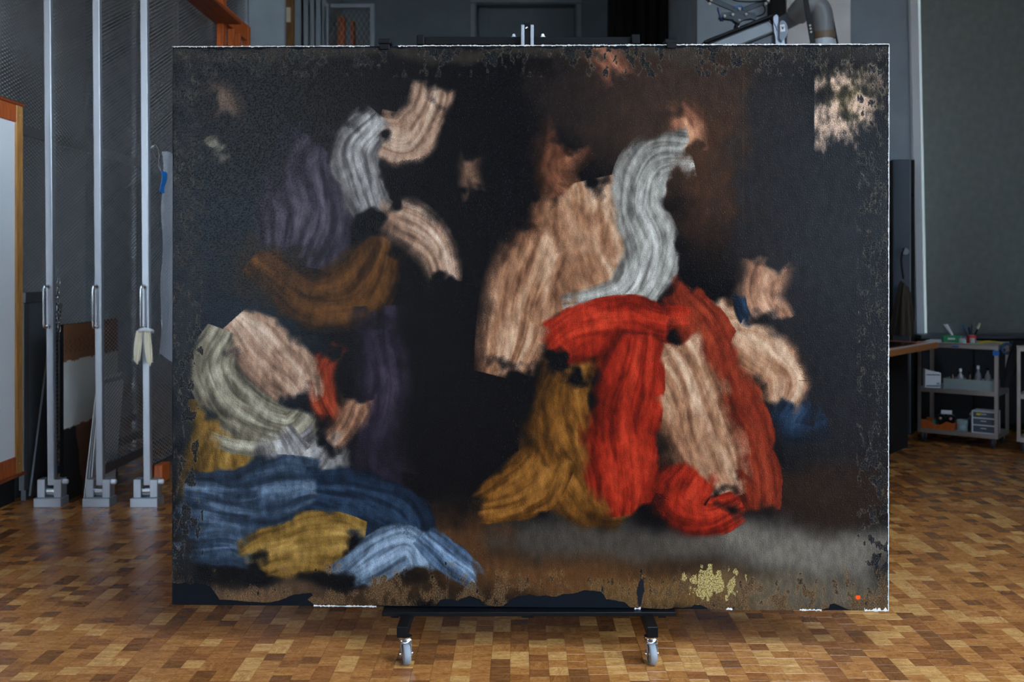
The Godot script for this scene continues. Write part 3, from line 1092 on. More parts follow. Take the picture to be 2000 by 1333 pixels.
func ragged(from: Vector2, to: Vector2, out_dir: Vector2, least: float, most: float, seed_: int) -> PackedVector2Array:
	var g := RandomNumberGenerator.new()
	g.seed = seed_
	var n := int(from.distance_to(to) / 0.0035)
	var poly := PackedVector2Array()
	for k in n + 1:
		poly.append(from.lerp(to, k / float(n)) + out_dir * (least + (most - least) * pow(g.randf(), 2.6)))
	for k in range(n, -1, -1):
		poly.append(from.lerp(to, k / float(n)) - out_dir * (0.0006 + 0.0035 * pow(g.randf(), 3.0)))
	return poly

func build_painting():
	var c := at(1030.5, 638.5, 3.45)
	var p := thing("painting", "huge dark unframed canvas of red, gold, blue and white drapery, flaking along its foot", "painting", c)
	p.rotation = Vector3(0, deg_to_rad(-1.24), -0.0012)
	var lining := mat(Color8(14, 17, 22), 0.7)
	lining.metallic_specular = 0.15
	obj("lining_canvas", one_box(Vector3(0, 0, -0.018), Vector3(PIC_W, PIC_H, 0.036), 0.003), lining, p)
	var m := mat(Color(1, 1, 1), 0.30)
	m.metallic_specular = 0.2
	m.albedo_texture = ImageTexture.create_from_image(picture())
	m.normal_enabled = true
	m.normal_texture = paint_relief()
	m.normal_scale = 0.4
	# paint layer: a thin sheet whose lower edge has broken away from the lining
	var foot := [[331, 1144], [345, 1146], [358, 1144], [369, 1149], [375, 1145], [391, 1146], [407, 1151], [414, 1161], [420, 1168], [426, 1177], [449, 1177], [470, 1180], [515, 1182], [541, 1179], [552, 1175], [561, 1170], [575, 1166], [590, 1164], [607, 1162], [610, 1168], [603, 1172], [600, 1176], [606, 1180], [612, 1185], [700, 1186], [800, 1186], [852, 1185], [862, 1173], [880, 1172], [895, 1175], [905, 1170], [916, 1166], [928, 1168], [938, 1173], [942, 1179], [948, 1184], [969, 1186], [984, 1184], [995, 1179], [1000, 1172], [1012, 1166], [1034, 1162], [1050, 1165], [1066, 1164], [1086, 1166], [1100, 1161], [1125, 1159], [1138, 1154], [1147, 1152], [1160, 1154], [1173, 1155], [1180, 1161], [1186, 1170], [1200, 1172], [1221, 1175], [1227, 1181], [1232, 1186], [1295, 1188], [1312, 1187], [1318, 1184], [1330, 1185], [1350, 1183], [1357, 1179], [1371, 1180], [1378, 1184], [1384, 1188], [1401, 1189], [1500, 1188.4], [1603, 1188], [1608, 1185], [1616, 1184], [1618, 1176], [1628, 1175], [1636, 1178], [1645, 1182], [1653, 1185], [1666, 1187], [1690, 1187], [1730, 1187]]
	var poly := PackedVector2Array()
	var g := RandomNumberGenerator.new()
	g.seed = 77
	for k in foot.size() - 1:
		var a := pic(foot[k][0], foot[k][1])
		var b := pic(foot[k + 1][0], foot[k + 1][1])
		var n := maxi(1, int(a.distance_to(b) / 0.008))
		for j in n:
			var q := a.lerp(b, j / float(n))
			if k + j > 0:
				q += Vector2(g.randf_range(-1, 1), g.randf_range(-1, 1)) * 0.0012
			poly.append(q)
	var top := 92.0
	poly.append(pic(1729.5, 1187))
	for k in range(60, -1, -1):
		poly.append(pic(1729.5 - g.randf() * 1.6, lerpf(top, 1180, k / 60.0)))
	for k in range(1, 90):
		poly.append(pic(lerpf(1729, 332, k / 90.0), top + pow(g.randf(), 3.0) * 5.0))
	for k in 60:
		poly.append(pic(332.0 + pow(g.randf(), 2.0) * 2.0, lerpf(top, 1140, k / 60.0)))
	var sheet := MB.new()
	sheet.prism(poly, 0.0012, Transform3D(Basis.IDENTITY, Vector3(0, 0, 0.0002)), Transform2D(Vector2(1.0 / PIC_W, 0), Vector2(0, -1.0 / PIC_H), Vector2(0.5, 0.5)))
	obj("paint_layer", sheet, m, p)
	# broken white ground showing along the turned edges
	var ground := mat(Color8(196, 193, 188), 0.8)
	var hx := PIC_W / 2
	var hy := PIC_H / 2
	for e in [[Vector2(-hx, hy), Vector2(-0.55, hy), Vector2.UP * -1.0, 0.0002, 0.0032, 1], [Vector2(-0.45, hy), Vector2(hx, hy), Vector2.UP * -1.0, 0.0004, 0.0036, 2], [Vector2(hx, hy), Vector2(hx, -hy), Vector2.RIGHT, 0.0006, 0.0018, 3]]:
		var mb := MB.new()
		mb.prism(ragged(e[0], e[1], e[2], e[3], e[4], e[5]), -0.03, Transform3D(Basis.IDENTITY, Vector3(0, 0, 0.0016)))
		obj("white_edge", mb, ground, p)
	for e in [[1685, 1731, 4, 7.0], [1560, 1602, 5, 3.0], [612, 735, 6, 2.5], [1418, 1430, 7, 5.0], [1240, 1252, 8, 5.0]]:
		var a := pic(e[0], 1188.5)
		var b := pic(e[1], 1188.5)
		var mb := MB.new()
		var poly2 := ragged(Vector2(a.x, -hy + 0.001), Vector2(b.x, -hy + 0.001), Vector2(0, 1), 0.001, 0.0018 * e[3], e[2])
		mb.prism(poly2, 0.0016, Transform3D(Basis.IDENTITY, Vector3(0, 0, 0.0003)))
		obj("bare_ground", mb, ground, p)

# ------------------------------------------------------------------ the wheeled easel that carries it
func caster(parent: Node3D, where: Vector3, turn: float):
	var c := MeshInstance3D.new()
	c.name = "caster"
	var fork := MB.new()
	# swivel head, forked cheeks and axle bolt
	fork.lathe([Vector2(0, 0.078), Vector2(0.016, 0.078), Vector2(0.02, 0.082), Vector2(0.022, 0.090), Vector2(0, 0.090)], 18)
	for s in [-1.0, 1.0]:
		fork.prism(PackedVector2Array([Vector2(-0.012, 0.079), Vector2(0.022, 0.079), Vector2(0.020, 0.066), Vector2(-0.004, 0.034), Vector2(-0.009, 0.028), Vector2(-0.016, 0.027), Vector2(-0.021, 0.032), Vector2(-0.021, 0.042)]), 0.003, Transform3D(Basis(Vector3.UP, PI / 2), Vector3(s * 0.0165 - 0.0015, 0, 0)))
		fork.lathe([Vector2(0, 0), Vector2(0.0065, 0), Vector2(0.0065, 0.004), Vector2(0, 0.004)], 6, Transform3D(Basis(Vector3.BACK, -s * PI / 2), Vector3(s * 0.018, 0.0345, 0.013)))
	fork.box(Vector3(0, 0.0775, -0.004), Vector3(0.037, 0.006, 0.036), 0.002)
	fork.bar(Vector3(0, 0.0775, 0.012), Vector3(0, 0.070, 0.022), 0.036, 0.003)
	c.mesh = fork.mesh()
	c.mesh.surface_set_material(0, M.chrome)
	parent.add_child(c, true)
	c.position = where
	c.rotation.y = turn
	obj("wheel", one_lathe([Vector2(0.026, -0.0115), Vector2(0.031, -0.0115), Vector2(0.0338, -0.008), Vector2(0.0345, 0.0), Vector2(0.0338, 0.008), Vector2(0.031, 0.0115), Vector2(0.026, 0.0115)], 28, Transform3D(Basis(Vector3.BACK, PI / 2), Vector3(0, 0.0345, 0.013))), M.rubber, c)
	obj("hub", one_lathe([Vector2(0.004, -0.010), Vector2(0.012, -0.012), Vector2(0.026, -0.0095), Vector2(0.026, 0.0095), Vector2(0.012, 0.012), Vector2(0.004, 0.010)], 20, Transform3D(Basis(Vector3.BACK, PI / 2), Vector3(0, 0.0345, 0.013))), M.steel, c)

func build_easel():
	var e := thing("easel", "black metal easel on grey casters carrying the huge dark canvas", "easel", Vector3(px(1030, 3.5), 0, -3.5))
	var o := e.position
	var legs := [px(785.5, 3.29), px(1275, 3.29)]
	for k in 2:
		var x: float = legs[k] - o.x
		var mb := MB.new()
		mb.box(Vector3(x, 0.108, -0.45), Vector3(0.036, 0.036, 1.32), 0.002)
		obj("leg", mb, M.black, e)
		caster(e, Vector3(x + [0.008, -0.004][k], 0, 0.189), [0.30, 0.12][k])
		caster(e, Vector3(x, 0, -1.06), [-0.5, 0.4][k])
	obj("cross_beam", one_box(Vector3(0.0, 0.108, -0.16), Vector3(legs[1] - legs[0] - 0.036, 0.036, 0.06), 0.002), M.black, e)
	# ledge under the canvas
	var la := px(747, 3.43) - o.x
	var lb := px(1319, 3.43) - o.x
	var ledge := MB.new()
	var ly := 0.1335
	ledge.box(Vector3((la + lb) / 2, ly - 0.007, 0.035), Vector3(lb - la, 0.014, 0.11), 0.0015)
	obj("ledge", ledge, M.black, e)
	for x in [771.0, 1031.0, 1293.0]:
		obj("ledge_block", one_box(Vector3(px(x, 3.42) - o.x, ly - 0.017, 0.07), Vector3(0.042 if x == 1031.0 else 0.026, 0.007, 0.03), 0.001), M.black, e)
	# mast: aluminium channel with a black core
	var my := py(43, 3.52)
	for s in [-1.0, 1.0]:
		obj("mast_rail", one_box(Vector3(s * 0.0165, (my - 0.008 + 0.126) / 2, -0.045), Vector3(0.012, my - 0.134, 0.045), 0.002), M.alu, e)
	var core := MB.new()
	core.box(Vector3(-0.002, (my + 0.126) / 2, -0.045), Vector3(0.0225, my - 0.126, 0.038), 0.002)
	var co := obj("mast_core", core, M.black, e)
	obj("screw", one_lathe([Vector2(0, 0), Vector2(0.005, 0.0), Vector2(0.0045, 0.003), Vector2(0, 0.004)], 12, Transform3D(Basis(Vector3.RIGHT, PI / 2), Vector3(-0.002, py(54, 3.52), -0.026))), M.chrome, co)
	# upper cross bar with its end brackets, and the hooks that hold the top edge
	var ty := py(77, 3.54)
	var ba := px(815, 3.54) - o.x
	var bb := px(1234, 3.54) - o.x
	obj("top_bar", one_box(Vector3((ba + bb) / 2, ty, -0.075), Vector3(bb - ba, 0.028, 0.03), 0.002), M.black, e)
	for s in [[1251.0, 0.03], [813.0, 0.026]]:
		var bx_: float = px(s[0], 3.53) - o.x - s[1] / 2
		obj("bracket", one_box(Vector3(bx_ if s[0] > 1000 else bx_ + s[1], ty + (0.0025 if s[0] > 1000 else 0.0), -0.07), Vector3(s[1], 0.036, 0.05), 0.003), M.black, e)
	for x in [1003.5, 1060.5]:
		var nx := px(x, 3.54) - o.x
		var nut := MB.new()
		nut.lathe([Vector2(0, 0), Vector2(0.011, 0.0), Vector2(0.012, 0.002), Vector2(0.006, 0.005), Vector2(0.0055, 0.011), Vector2(0.003, 0.014), Vector2(0, 0.0145)], 14, Transform3D(Basis.IDENTITY, Vector3(nx, ty + 0.014, -0.075)))
		obj("lock_nut", nut, M.white_plastic, e)
	for s in [[753.0, 0.042], [1308.0, 0.042]]:
		var hx := px(s[0], 3.48) - o.x
		var hook := MB.new()
		var pt := py(88.5, 3.46)
		hook.box(Vector3(hx, pt + 0.012, 0.005), Vector3(s[1], 0.018, 0.09), 0.003)
		hook.box(Vector3(hx, pt - 0.006, 0.055 + hx * 0.022), Vector3(s[1] * 0.8, 0.02, 0.006), 0.002)
		hook.bar(Vector3(hx, pt - 0.2, -0.03), Vector3(hx, pt + 0.012, -0.03), 0.02, 0.01)
		obj("edge_hook", hook, M.black, e)
	obj("hook_strut", one_tube([Vector3(px(760, 3.5) - o.x, py(78, 3.5), 0.0), Vector3(px(768, 3.5) - o.x, py(91, 3.5), -0.02)], 0.002, 8), M.chrome, e)
	obj("hook_arm", one_box(Vector3((px(753, 3.55) + px(1308, 3.55)) / 2 - o.x, py(150, 3.55), -0.075), Vector3(px(1308, 3.55) - px(753, 3.55), 0.03, 0.02), 0.002), M.black, e)

# ------------------------------------------------------------------ things on the left
func scrap_texture() -> ImageTexture:
	# plain painted bands: brown above, a cream block, black below with a brown stripe
	var w := 96
	var h := 128
	var fn := FastNoiseLite.new()
	fn.frequency = 0.06
	fn.seed = 8
	var im := Image.create_empty(w, h, false, Image.FORMAT_RGB8)
	for y in h:
		for x in w:
			var e := fn.get_noise_2d(x, y) * 3.0
			var c := Color8(146, 98, 64)
			var yy := y + e * 0.6
			if yy > 10 and yy < 20 and absf(sin(x * 0.42 + sin(y * 0.9) * 1.6)) < 0.22 and x < 70:
				c = Color8(64, 40, 28)
			if yy > 26 and yy < 75 - x * 0.02:
				c = Color8(224, 222, 214)
			elif yy >= 75:
				c = Color8(24, 23, 25)
				if absf(x - 34 - (y - 75) * 0.12 + e) < 15 - (y - 75) * 0.11:
					c = Color8(124, 80, 58)
			im.set_pixel(x, y, c)
	return ImageTexture.create_from_image(im)

func build_left_things():
	# whiteboard in a wooden frame, running towards the camera out of the frame
	var X := px(45, 5.25)
	var z0 := -5.25
	var z1 := -4.0
	var y0 := 0.245
	var y1 := 2.165
	var wb := thing("whiteboard", "tall white panel in an orange and yellow wooden frame at the left edge", "whiteboard", Vector3(X, 0, z0))
	obj("panel", one_box(Vector3(-0.018, (y0 + y1) / 2, (z1 - z0) / 2), Vector3(0.016, y1 - y0 - 0.1, z1 - z0 - 0.04), 0.001), M.white_board, wb)
	obj("top_rail", one_box(Vector3(-0.0175, y1 - 0.045, (z1 - z0) / 2 + 0.033), Vector3(0.035, 0.09, z1 - z0 - 0.066), 0.003), M.orange_wood, wb)
	obj("cap", one_box(Vector3(-0.0175, y1 + 0.008, (z1 - z0) / 2), Vector3(0.05, 0.016, z1 - z0 + 0.012), 0.003), M.dark_orange_wood, wb)
	obj("bottom_rail", one_box(Vector3(-0.0175, y0 + 0.045, (z1 - z0) / 2 + 0.033), Vector3(0.035, 0.09, z1 - z0 - 0.066), 0.003), M.orange_wood, wb)
	obj("tray", one_box(Vector3(-0.012, y0 - 0.006, (z1 - z0) / 2), Vector3(0.06, 0.012, z1 - z0 + 0.02), 0.002), M.dark_orange_wood, wb)
	var st := obj("stile", one_box(Vector3(-0.0175, (y0 + y1) / 2, 0.033), Vector3(0.035, y1 - y0, 0.066), 0.003), M.yellow_wood, wb)
	for y in [y0 + 0.05, y1 - 0.05]:
		obj("screw", one_lathe([Vector2(0, 0), Vector2(0.004, 0), Vector2(0.004, 0.001), Vector2(0, 0.0012)], 10, Transform3D(Basis(Vector3.BACK, -PI / 2), Vector3(0.0, y, 0.036))), M.steel, st)
	for z in [0.5, 1.15]:
		obj("leg", one_box(Vector3(-0.03, y0 / 2, z), Vector3(0.3 if z > 1.0 else 0.03, y0 - 0.012, 0.03), 0.002), M.steel, wb)
	# boards stored on edge beside the leftmost rack
	var bx0 := -2.885
	var bd := thing("backing_board", "grey blue board with a paper label, on the floor below the whiteboard", "board", Vector3(bx0, 0, -5.56))
	obj("sheet", one_box(Vector3(0, 0.26, -0.28), Vector3(0.012, 0.52, 0.56), 0.001), mat(Color8(150, 160, 170), 0.5), bd)
	var lab := obj("label", one_box(Vector3(0.0068, 0.10, -0.045), Vector3(0.0012, 0.185, 0.085)), M.white_card, bd)
	for k in 7:
		obj("printed_line", one_box(Vector3(0.0076, 0.165 - k * 0.018, -0.045), Vector3(0.0004, 0.003 if k != 0 else 0.008, 0.06 - 0.008 * (k % 3))), M.black_matte, lab)
	tag(obj("foam_board", one_box(Vector3(bx0 + 0.012, 0.24, -5.60 + 0.06), Vector3(0.008, 0.48, 0.18), 0.001), M.white_card), "thin white board edge beside the labelled grey board below the whiteboard", "board")
	tag(obj("dark_board", one_box(Vector3(bx0 + 0.030, 0.25, -5.60 + 0.05), Vector3(0.014, 0.50, 0.16), 0.001), M.black_matte), "thin black board edge at the far left below the whiteboard", "board")
	# framed picture between the leftmost rack and the next
	var fx := -2.81
	var fp := thing("framed_picture", "dark grey picture frame standing on edge between the racks right of the whiteboard", "frame", Vector3(fx, 0, -5.66))
	var grey := mat(Color8(92, 94, 96), 0.45)
	obj("rail", one_box(Vector3(0, 1.15, -0.19), Vector3(0.03, 0.06, 0.40), 0.003), grey, fp)
	obj("rail", one_box(Vector3(0, 0.03, -0.19), Vector3(0.03, 0.06, 0.40), 0.003), grey, fp)
	obj("stile", one_box(Vector3(0, 0.59, 0.0), Vector3(0.03, 1.06, 0.06), 0.003), grey, fp)
	obj("stile", one_box(Vector3(0, 0.59, -0.36), Vector3(0.03, 1.06, 0.06), 0.003), M.dark_orange_wood, fp)
	obj("mount", one_box(Vector3(-0.006, 0.59, -0.18), Vector3(0.006, 1.06, 0.3)), mat(Color8(120, 124, 128), 0.6), fp)
	var lb := MB.new()
	lb.bar(Vector3(0, 0.0, 0), Vector3(0, 1.10, -0.30), 0.012, 0.10, Vector3.RIGHT, 0.001)
	var lbo := obj("leaning_board", lb, mat(Color8(92, 96, 100), 0.6))
	lbo.position = Vector3(-2.775, 0.013, -5.70)
	tag(lbo, "narrow grey board leaning aslant in front of the dark picture frame", "board")
	# canvas standing on the floor against the rack
	var cx := -2.550
	var cv := thing("banded_canvas", "canvas painted in brown, cream and black bands, on the floor between two racks", "painting", Vector3(cx, 0, -5.58))
	var cm := mat(Color(1, 1, 1), 0.5)
	cm.albedo_texture = scrap_texture()
	var face := MB.new()
	face.quad(Vector3(0.001, 1.0, 0), Vector3(0.001, 1.0, -0.75), Vector3(0.001, 0.0, -0.75), Vector3(0.001, 0.0, 0), Vector3.RIGHT)
	obj("painted_face", face, cm, cv)
	obj("stretcher", one_box(Vector3(-0.0105, 0.5, -0.375), Vector3(0.021, 1.0, 0.75), 0.001), M.black, cv)
	# loops of wire hanging at the front of the same rack
	var chain := thing("wire_loops", "loops of thin steel wire hanging beside the handle of the rack by the whiteboard", "wire", Vector3(px(110, 5.56), 0, -5.56))
	for k in 6:
		var cy := 1.24 - k * 0.052
		var ring := []
		for j in 15:
			var an := TAU * j / 14.0
			ring.append(Vector3(0.012 + 0.004 * sin(an * 2.0 + k), cy + cos(an) * 0.029, sin(an) * 0.017 + 0.004 * sin(k * 2.1)))
		obj("loop", one_tube(ring, 0.0016, 6), M.chrome, chain)
	# three thin boards leaning to the right
	var names := ["thin pale board leaning on the middle rack, outermost of three", "thin pale board leaning on the middle rack, between two others", "thin pale board leaning on the middle rack, the one against the rack"]
	for k in 3:
		var mb := MB.new()
		mb.bar(Vector3(-2.452 + k * 0.022, 0.001, 0), Vector3(-2.372 + k * 0.010, 0.70 - 0.02 * k, 0), 0.006, 0.34, Vector3.RIGHT, 0.001)
		var o := obj("pale_board", mb, M.white_board if k != 1 else mat(Color8(168, 172, 176), 0.6))
		o.position.z = -5.78 + 0.012 * k
		tag(o, names[k], "board", "boards leaning on the middle rack")
	# rag on the handle of the right-hand rack
	var rx := px(284, 5.47)
	var rag := thing("rag", "pale cotton rag tied round the post below the right rack handle", "cloth", Vector3(rx, 0, -5.47))
	obj("knot", one_tube(curve_pts([Vector3(-0.035, 0.965, -0.02), Vector3(-0.026, 0.975, 0.012), Vector3(0.0, 0.982, 0.02), Vector3(0.03, 0.976, 0.012), Vector3(0.032, 0.968, -0.02)], 5), 0.011, 8), M.white_card, rag)
	for s in [[-0.028, 0.175, -0.012], [0.014, 0.185, 0.016]]:
		var w := MB.new()
		w.sheet(func(u, v): return Vector3(s[0] + s[2] * v + (u - 0.5) * (0.03 + 0.012 * sin(v * 3.0)), 0.975 - s[1] * v + 0.012 * cos(u * 7.0) * v, 0.012 + 0.008 * sin(u * 7.0 + v * 2.0)), 8, 8, 0.003)
		obj("tail", w, M.cream, rag)
	# clear plastic sheeting hung on the right face of that rack
	var plx := -2.015
	var pl := thing("plastic_sheet", "clear crumpled plastic sheet hanging on the rack next to the painting", "plastic sheet", Vector3(plx, 0, -5.56))
	var ps := MB.new()
	ps.sheet(func(u, v): return Vector3(0.012 * sin(u * 11.0 + v * 2.0) + 0.006 * sin(v * 17.0 + u * 4.0), lerpf(1.99 - 0.05 * absf(u - 0.3), 0.80 + 0.03 * sin(u * 9.0), v), -0.07 * (1.0 - v) - u * (0.42 + 0.04 * v)), 18, 26, 0.001)
	obj("sheet", ps, M.clear_plastic, pl)
	var hk := thing("wire_hook", "bright wire hook on the mesh above the blue tape next to the painting", "hook", Vector3(-2.02, 0, -5.56))
	obj("wire", one_tube(curve_pts([Vector3(-0.02, 1.98, 0.04), Vector3(0.0, 2.0, 0.02), Vector3(0.012, 1.95, 0.0), Vector3(0.006, 1.9, -0.01), Vector3(0.014, 1.86, -0.02)], 5), 0.0018, 6), M.chrome, hk)
	obj("wire", one_tube(curve_pts([Vector3(-0.012, 1.965, 0.05), Vector3(0.002, 1.93, 0.03), Vector3(0.012, 1.87, 0.0), Vector3(0.014, 1.84, -0.02)], 5), 0.0018, 6), M.chrome, hk)
	var tp := MB.new()
	tp.sheet(func(u, v): return Vector3(0.02 + 0.008 * sin(v * 5.0 + u), 1.86 - 0.12 * v, -0.02 - (u - 0.3) * 0.09 * (1.0 - 0.7 * absf(v - 0.45))), 6, 8, 0.003)
	var tpo := obj("blue_tape", tp, M.blue_tape)
	tpo.position = Vector3(-2.02, 0, -5.57)
	tag(tpo, "crumpled blue tape on the plastic sheet beside the painting", "tape")
	var ws := obj("wood_stop", one_box(Vector3(-2.022, 0.165, -5.64), Vector3(0.05, 0.098, 0.12), 0.003), M.orange_wood)
	tag(ws, "short orange wooden block fixed low on the rack beside the painting", "wood block")
	# open wooden frame hung high on the same rack
	var wf := thing("wooden_lattice", "orange wooden frame with upright slats hung high on the rack above the painting", "frame", Vector3(-2.0, 0, 0))
	var za := -2.0 * F / (432.0 - CX)
	var zb := -2.0 * F / (481.0 - CX)
	var ya := py(8, za)
	obj("beam", one_box(Vector3(0, ya - 0.055, -(za + zb) / 2), Vector3(0.04, 0.115, zb - za), 0.003), M.orange_wood, wf)
	obj("shelf", one_box(Vector3(0.05, ya - 0.125, -(za - 0.32)), Vector3(0.17, 0.025, 0.64), 0.003), M.dark_orange_wood, wf)
	for s in [[432.0, 0.05, 0.30], [452.0, 0.03, -0.11], [463.0, 0.03, -0.11], [481.0, 0.04, 0.0]]:
		var z: float = -2.0 * F / (s[0] - CX)
		obj("slat", one_box(Vector3(0.002, ya + s[2] / 2.0 - 0.4, -z), Vector3(0.044, 0.8 + s[2], s[1] * 1.6), 0.003), M.orange_wood, wf)

# ------------------------------------------------------------------ things at the back
func build_back_things():
	var d := 10.3
	var xs := [581.5, 598.0, 610.0, 622.0, 634.0]
	var ws := [13.0, 8.5, 8.0, 9.0, 8.5]
	var nm := ["leftmost", "second from left", "middle", "fourth from left", "rightmost"]
	for k in 5:
		var r := thing("storage_rack", "grey end post of a closed storage rack behind the pillar, %s of five" % nm[k], "rack", Vector3(px(xs[k], d), 0, -d), 0.0, "closed storage racks at the back")
		obj("post", one_box(Vector3(0, 2.3, 0), Vector3(ws[k] * d / F, 4.6, 0.04), 0.004), M.wall, r)
		obj("mesh_edge", one_box(Vector3(0, 2.3, -0.5), Vector3(0.012, 4.6, 0.94), 0.002), M.steel, r)
	# one of them pulled out and turned to the camera
	var pr := thing("turned_rack", "mesh storage rack facing the camera far back, left of the grey door", "rack", Vector3(px(640, d), 0, -d + 0.06))
	var rw := px(733, d) - px(640, d)
	var rt := py(11, d)
	obj("stile", one_box(Vector3(rw - 0.022, rt / 2, 0), Vector3(0.044, rt, 0.04), 0.003), M.wall, pr)
	obj("stile", one_box(Vector3(0.01, rt / 2, 0), Vector3(0.02, rt, 0.04), 0.003), M.wall, pr)
	obj("rail", one_box(Vector3(rw / 2, rt - 0.02, 0), Vector3(rw - 0.09, 0.04, 0.04), 0.003), M.wall, pr)
	obj("rail", one_box(Vector3(rw / 2, 0.08, 0), Vector3(rw - 0.09, 0.06, 0.04), 0.003), M.wall, pr)
	var sheet := expanded_sheet("mesh_panel", pr, rw - 0.06, 1.9, rt - 0.05, 0.051, 0.09, M.steel)
	sheet.position = Vector3(0.04, 0, 0)
	for s in [[668.0, 13.0, 34.0, "wide orange wooden post behind the far mesh rack"], [689.5, 7.0, 43.0, "narrow orange wooden post behind the far mesh rack"]]:
		var t := py(s[2], d + 0.3)
		var o := obj("wooden_post", one_box(Vector3(px(s[0], d + 0.3), t / 2, -d - 0.3), Vector3(s[1] * (d + 0.3) / F, t, 0.12), 0.004), M.orange_wood)
		tag(o, s[3], "post")
	var pk := obj("brown_plank", one_box(Vector3(px(566, 9.6), 2.3, -9.6), Vector3(0.085, 4.6, 0.05), 0.004), M.brown_card)
	tag(pk, "brown wooden plank standing upright beside the grey pillar", "plank")
	var cd := obj("cream_card", one_box(Vector3(px(563, 9.56), py(28.5, 9.56), -9.566), Vector3(0.042, 0.14, 0.012), 0.001), M.cream)
	tag(cd, "small cream card fixed on the brown plank by the pillar", "card")
	# black curtain
	var cu := MB.new()
	var xa := px(1188, 10.0)
	var xb := px(1366, 10.0)
	cu.sheet(func(u, v): return Vector3(lerpf(xa - 0.12 * v * (1.0 - u) * 0.3, xb, u), lerpf(5.1, 0.01, v), -10.0 + 0.05 * sin(u * 52.0 + 0.6 * sin(v * 3.0)) + 0.02 * sin(u * 17.0)), 96, 6, 0.004)
	tag(obj("curtain", cu, M.curtain), "floor-length black pleated curtain at the back, right of the grey door", "curtain")

# ------------------------------------------------------------------ studio lamp and extraction duct above the right of the picture
func bolt(parent: Node3D, called: String, where: Vector3, r: float, m: Material):
	obj(called, one_lathe([Vector2(0, 0), Vector2(r * 0.9, 0.0), Vector2(r, r * 0.3), Vector2(r * 0.8, r * 0.9), Vector2(0, r * 1.2)], 14, Transform3D(Basis(Vector3.RIGHT, PI / 2), where)), m, parent)

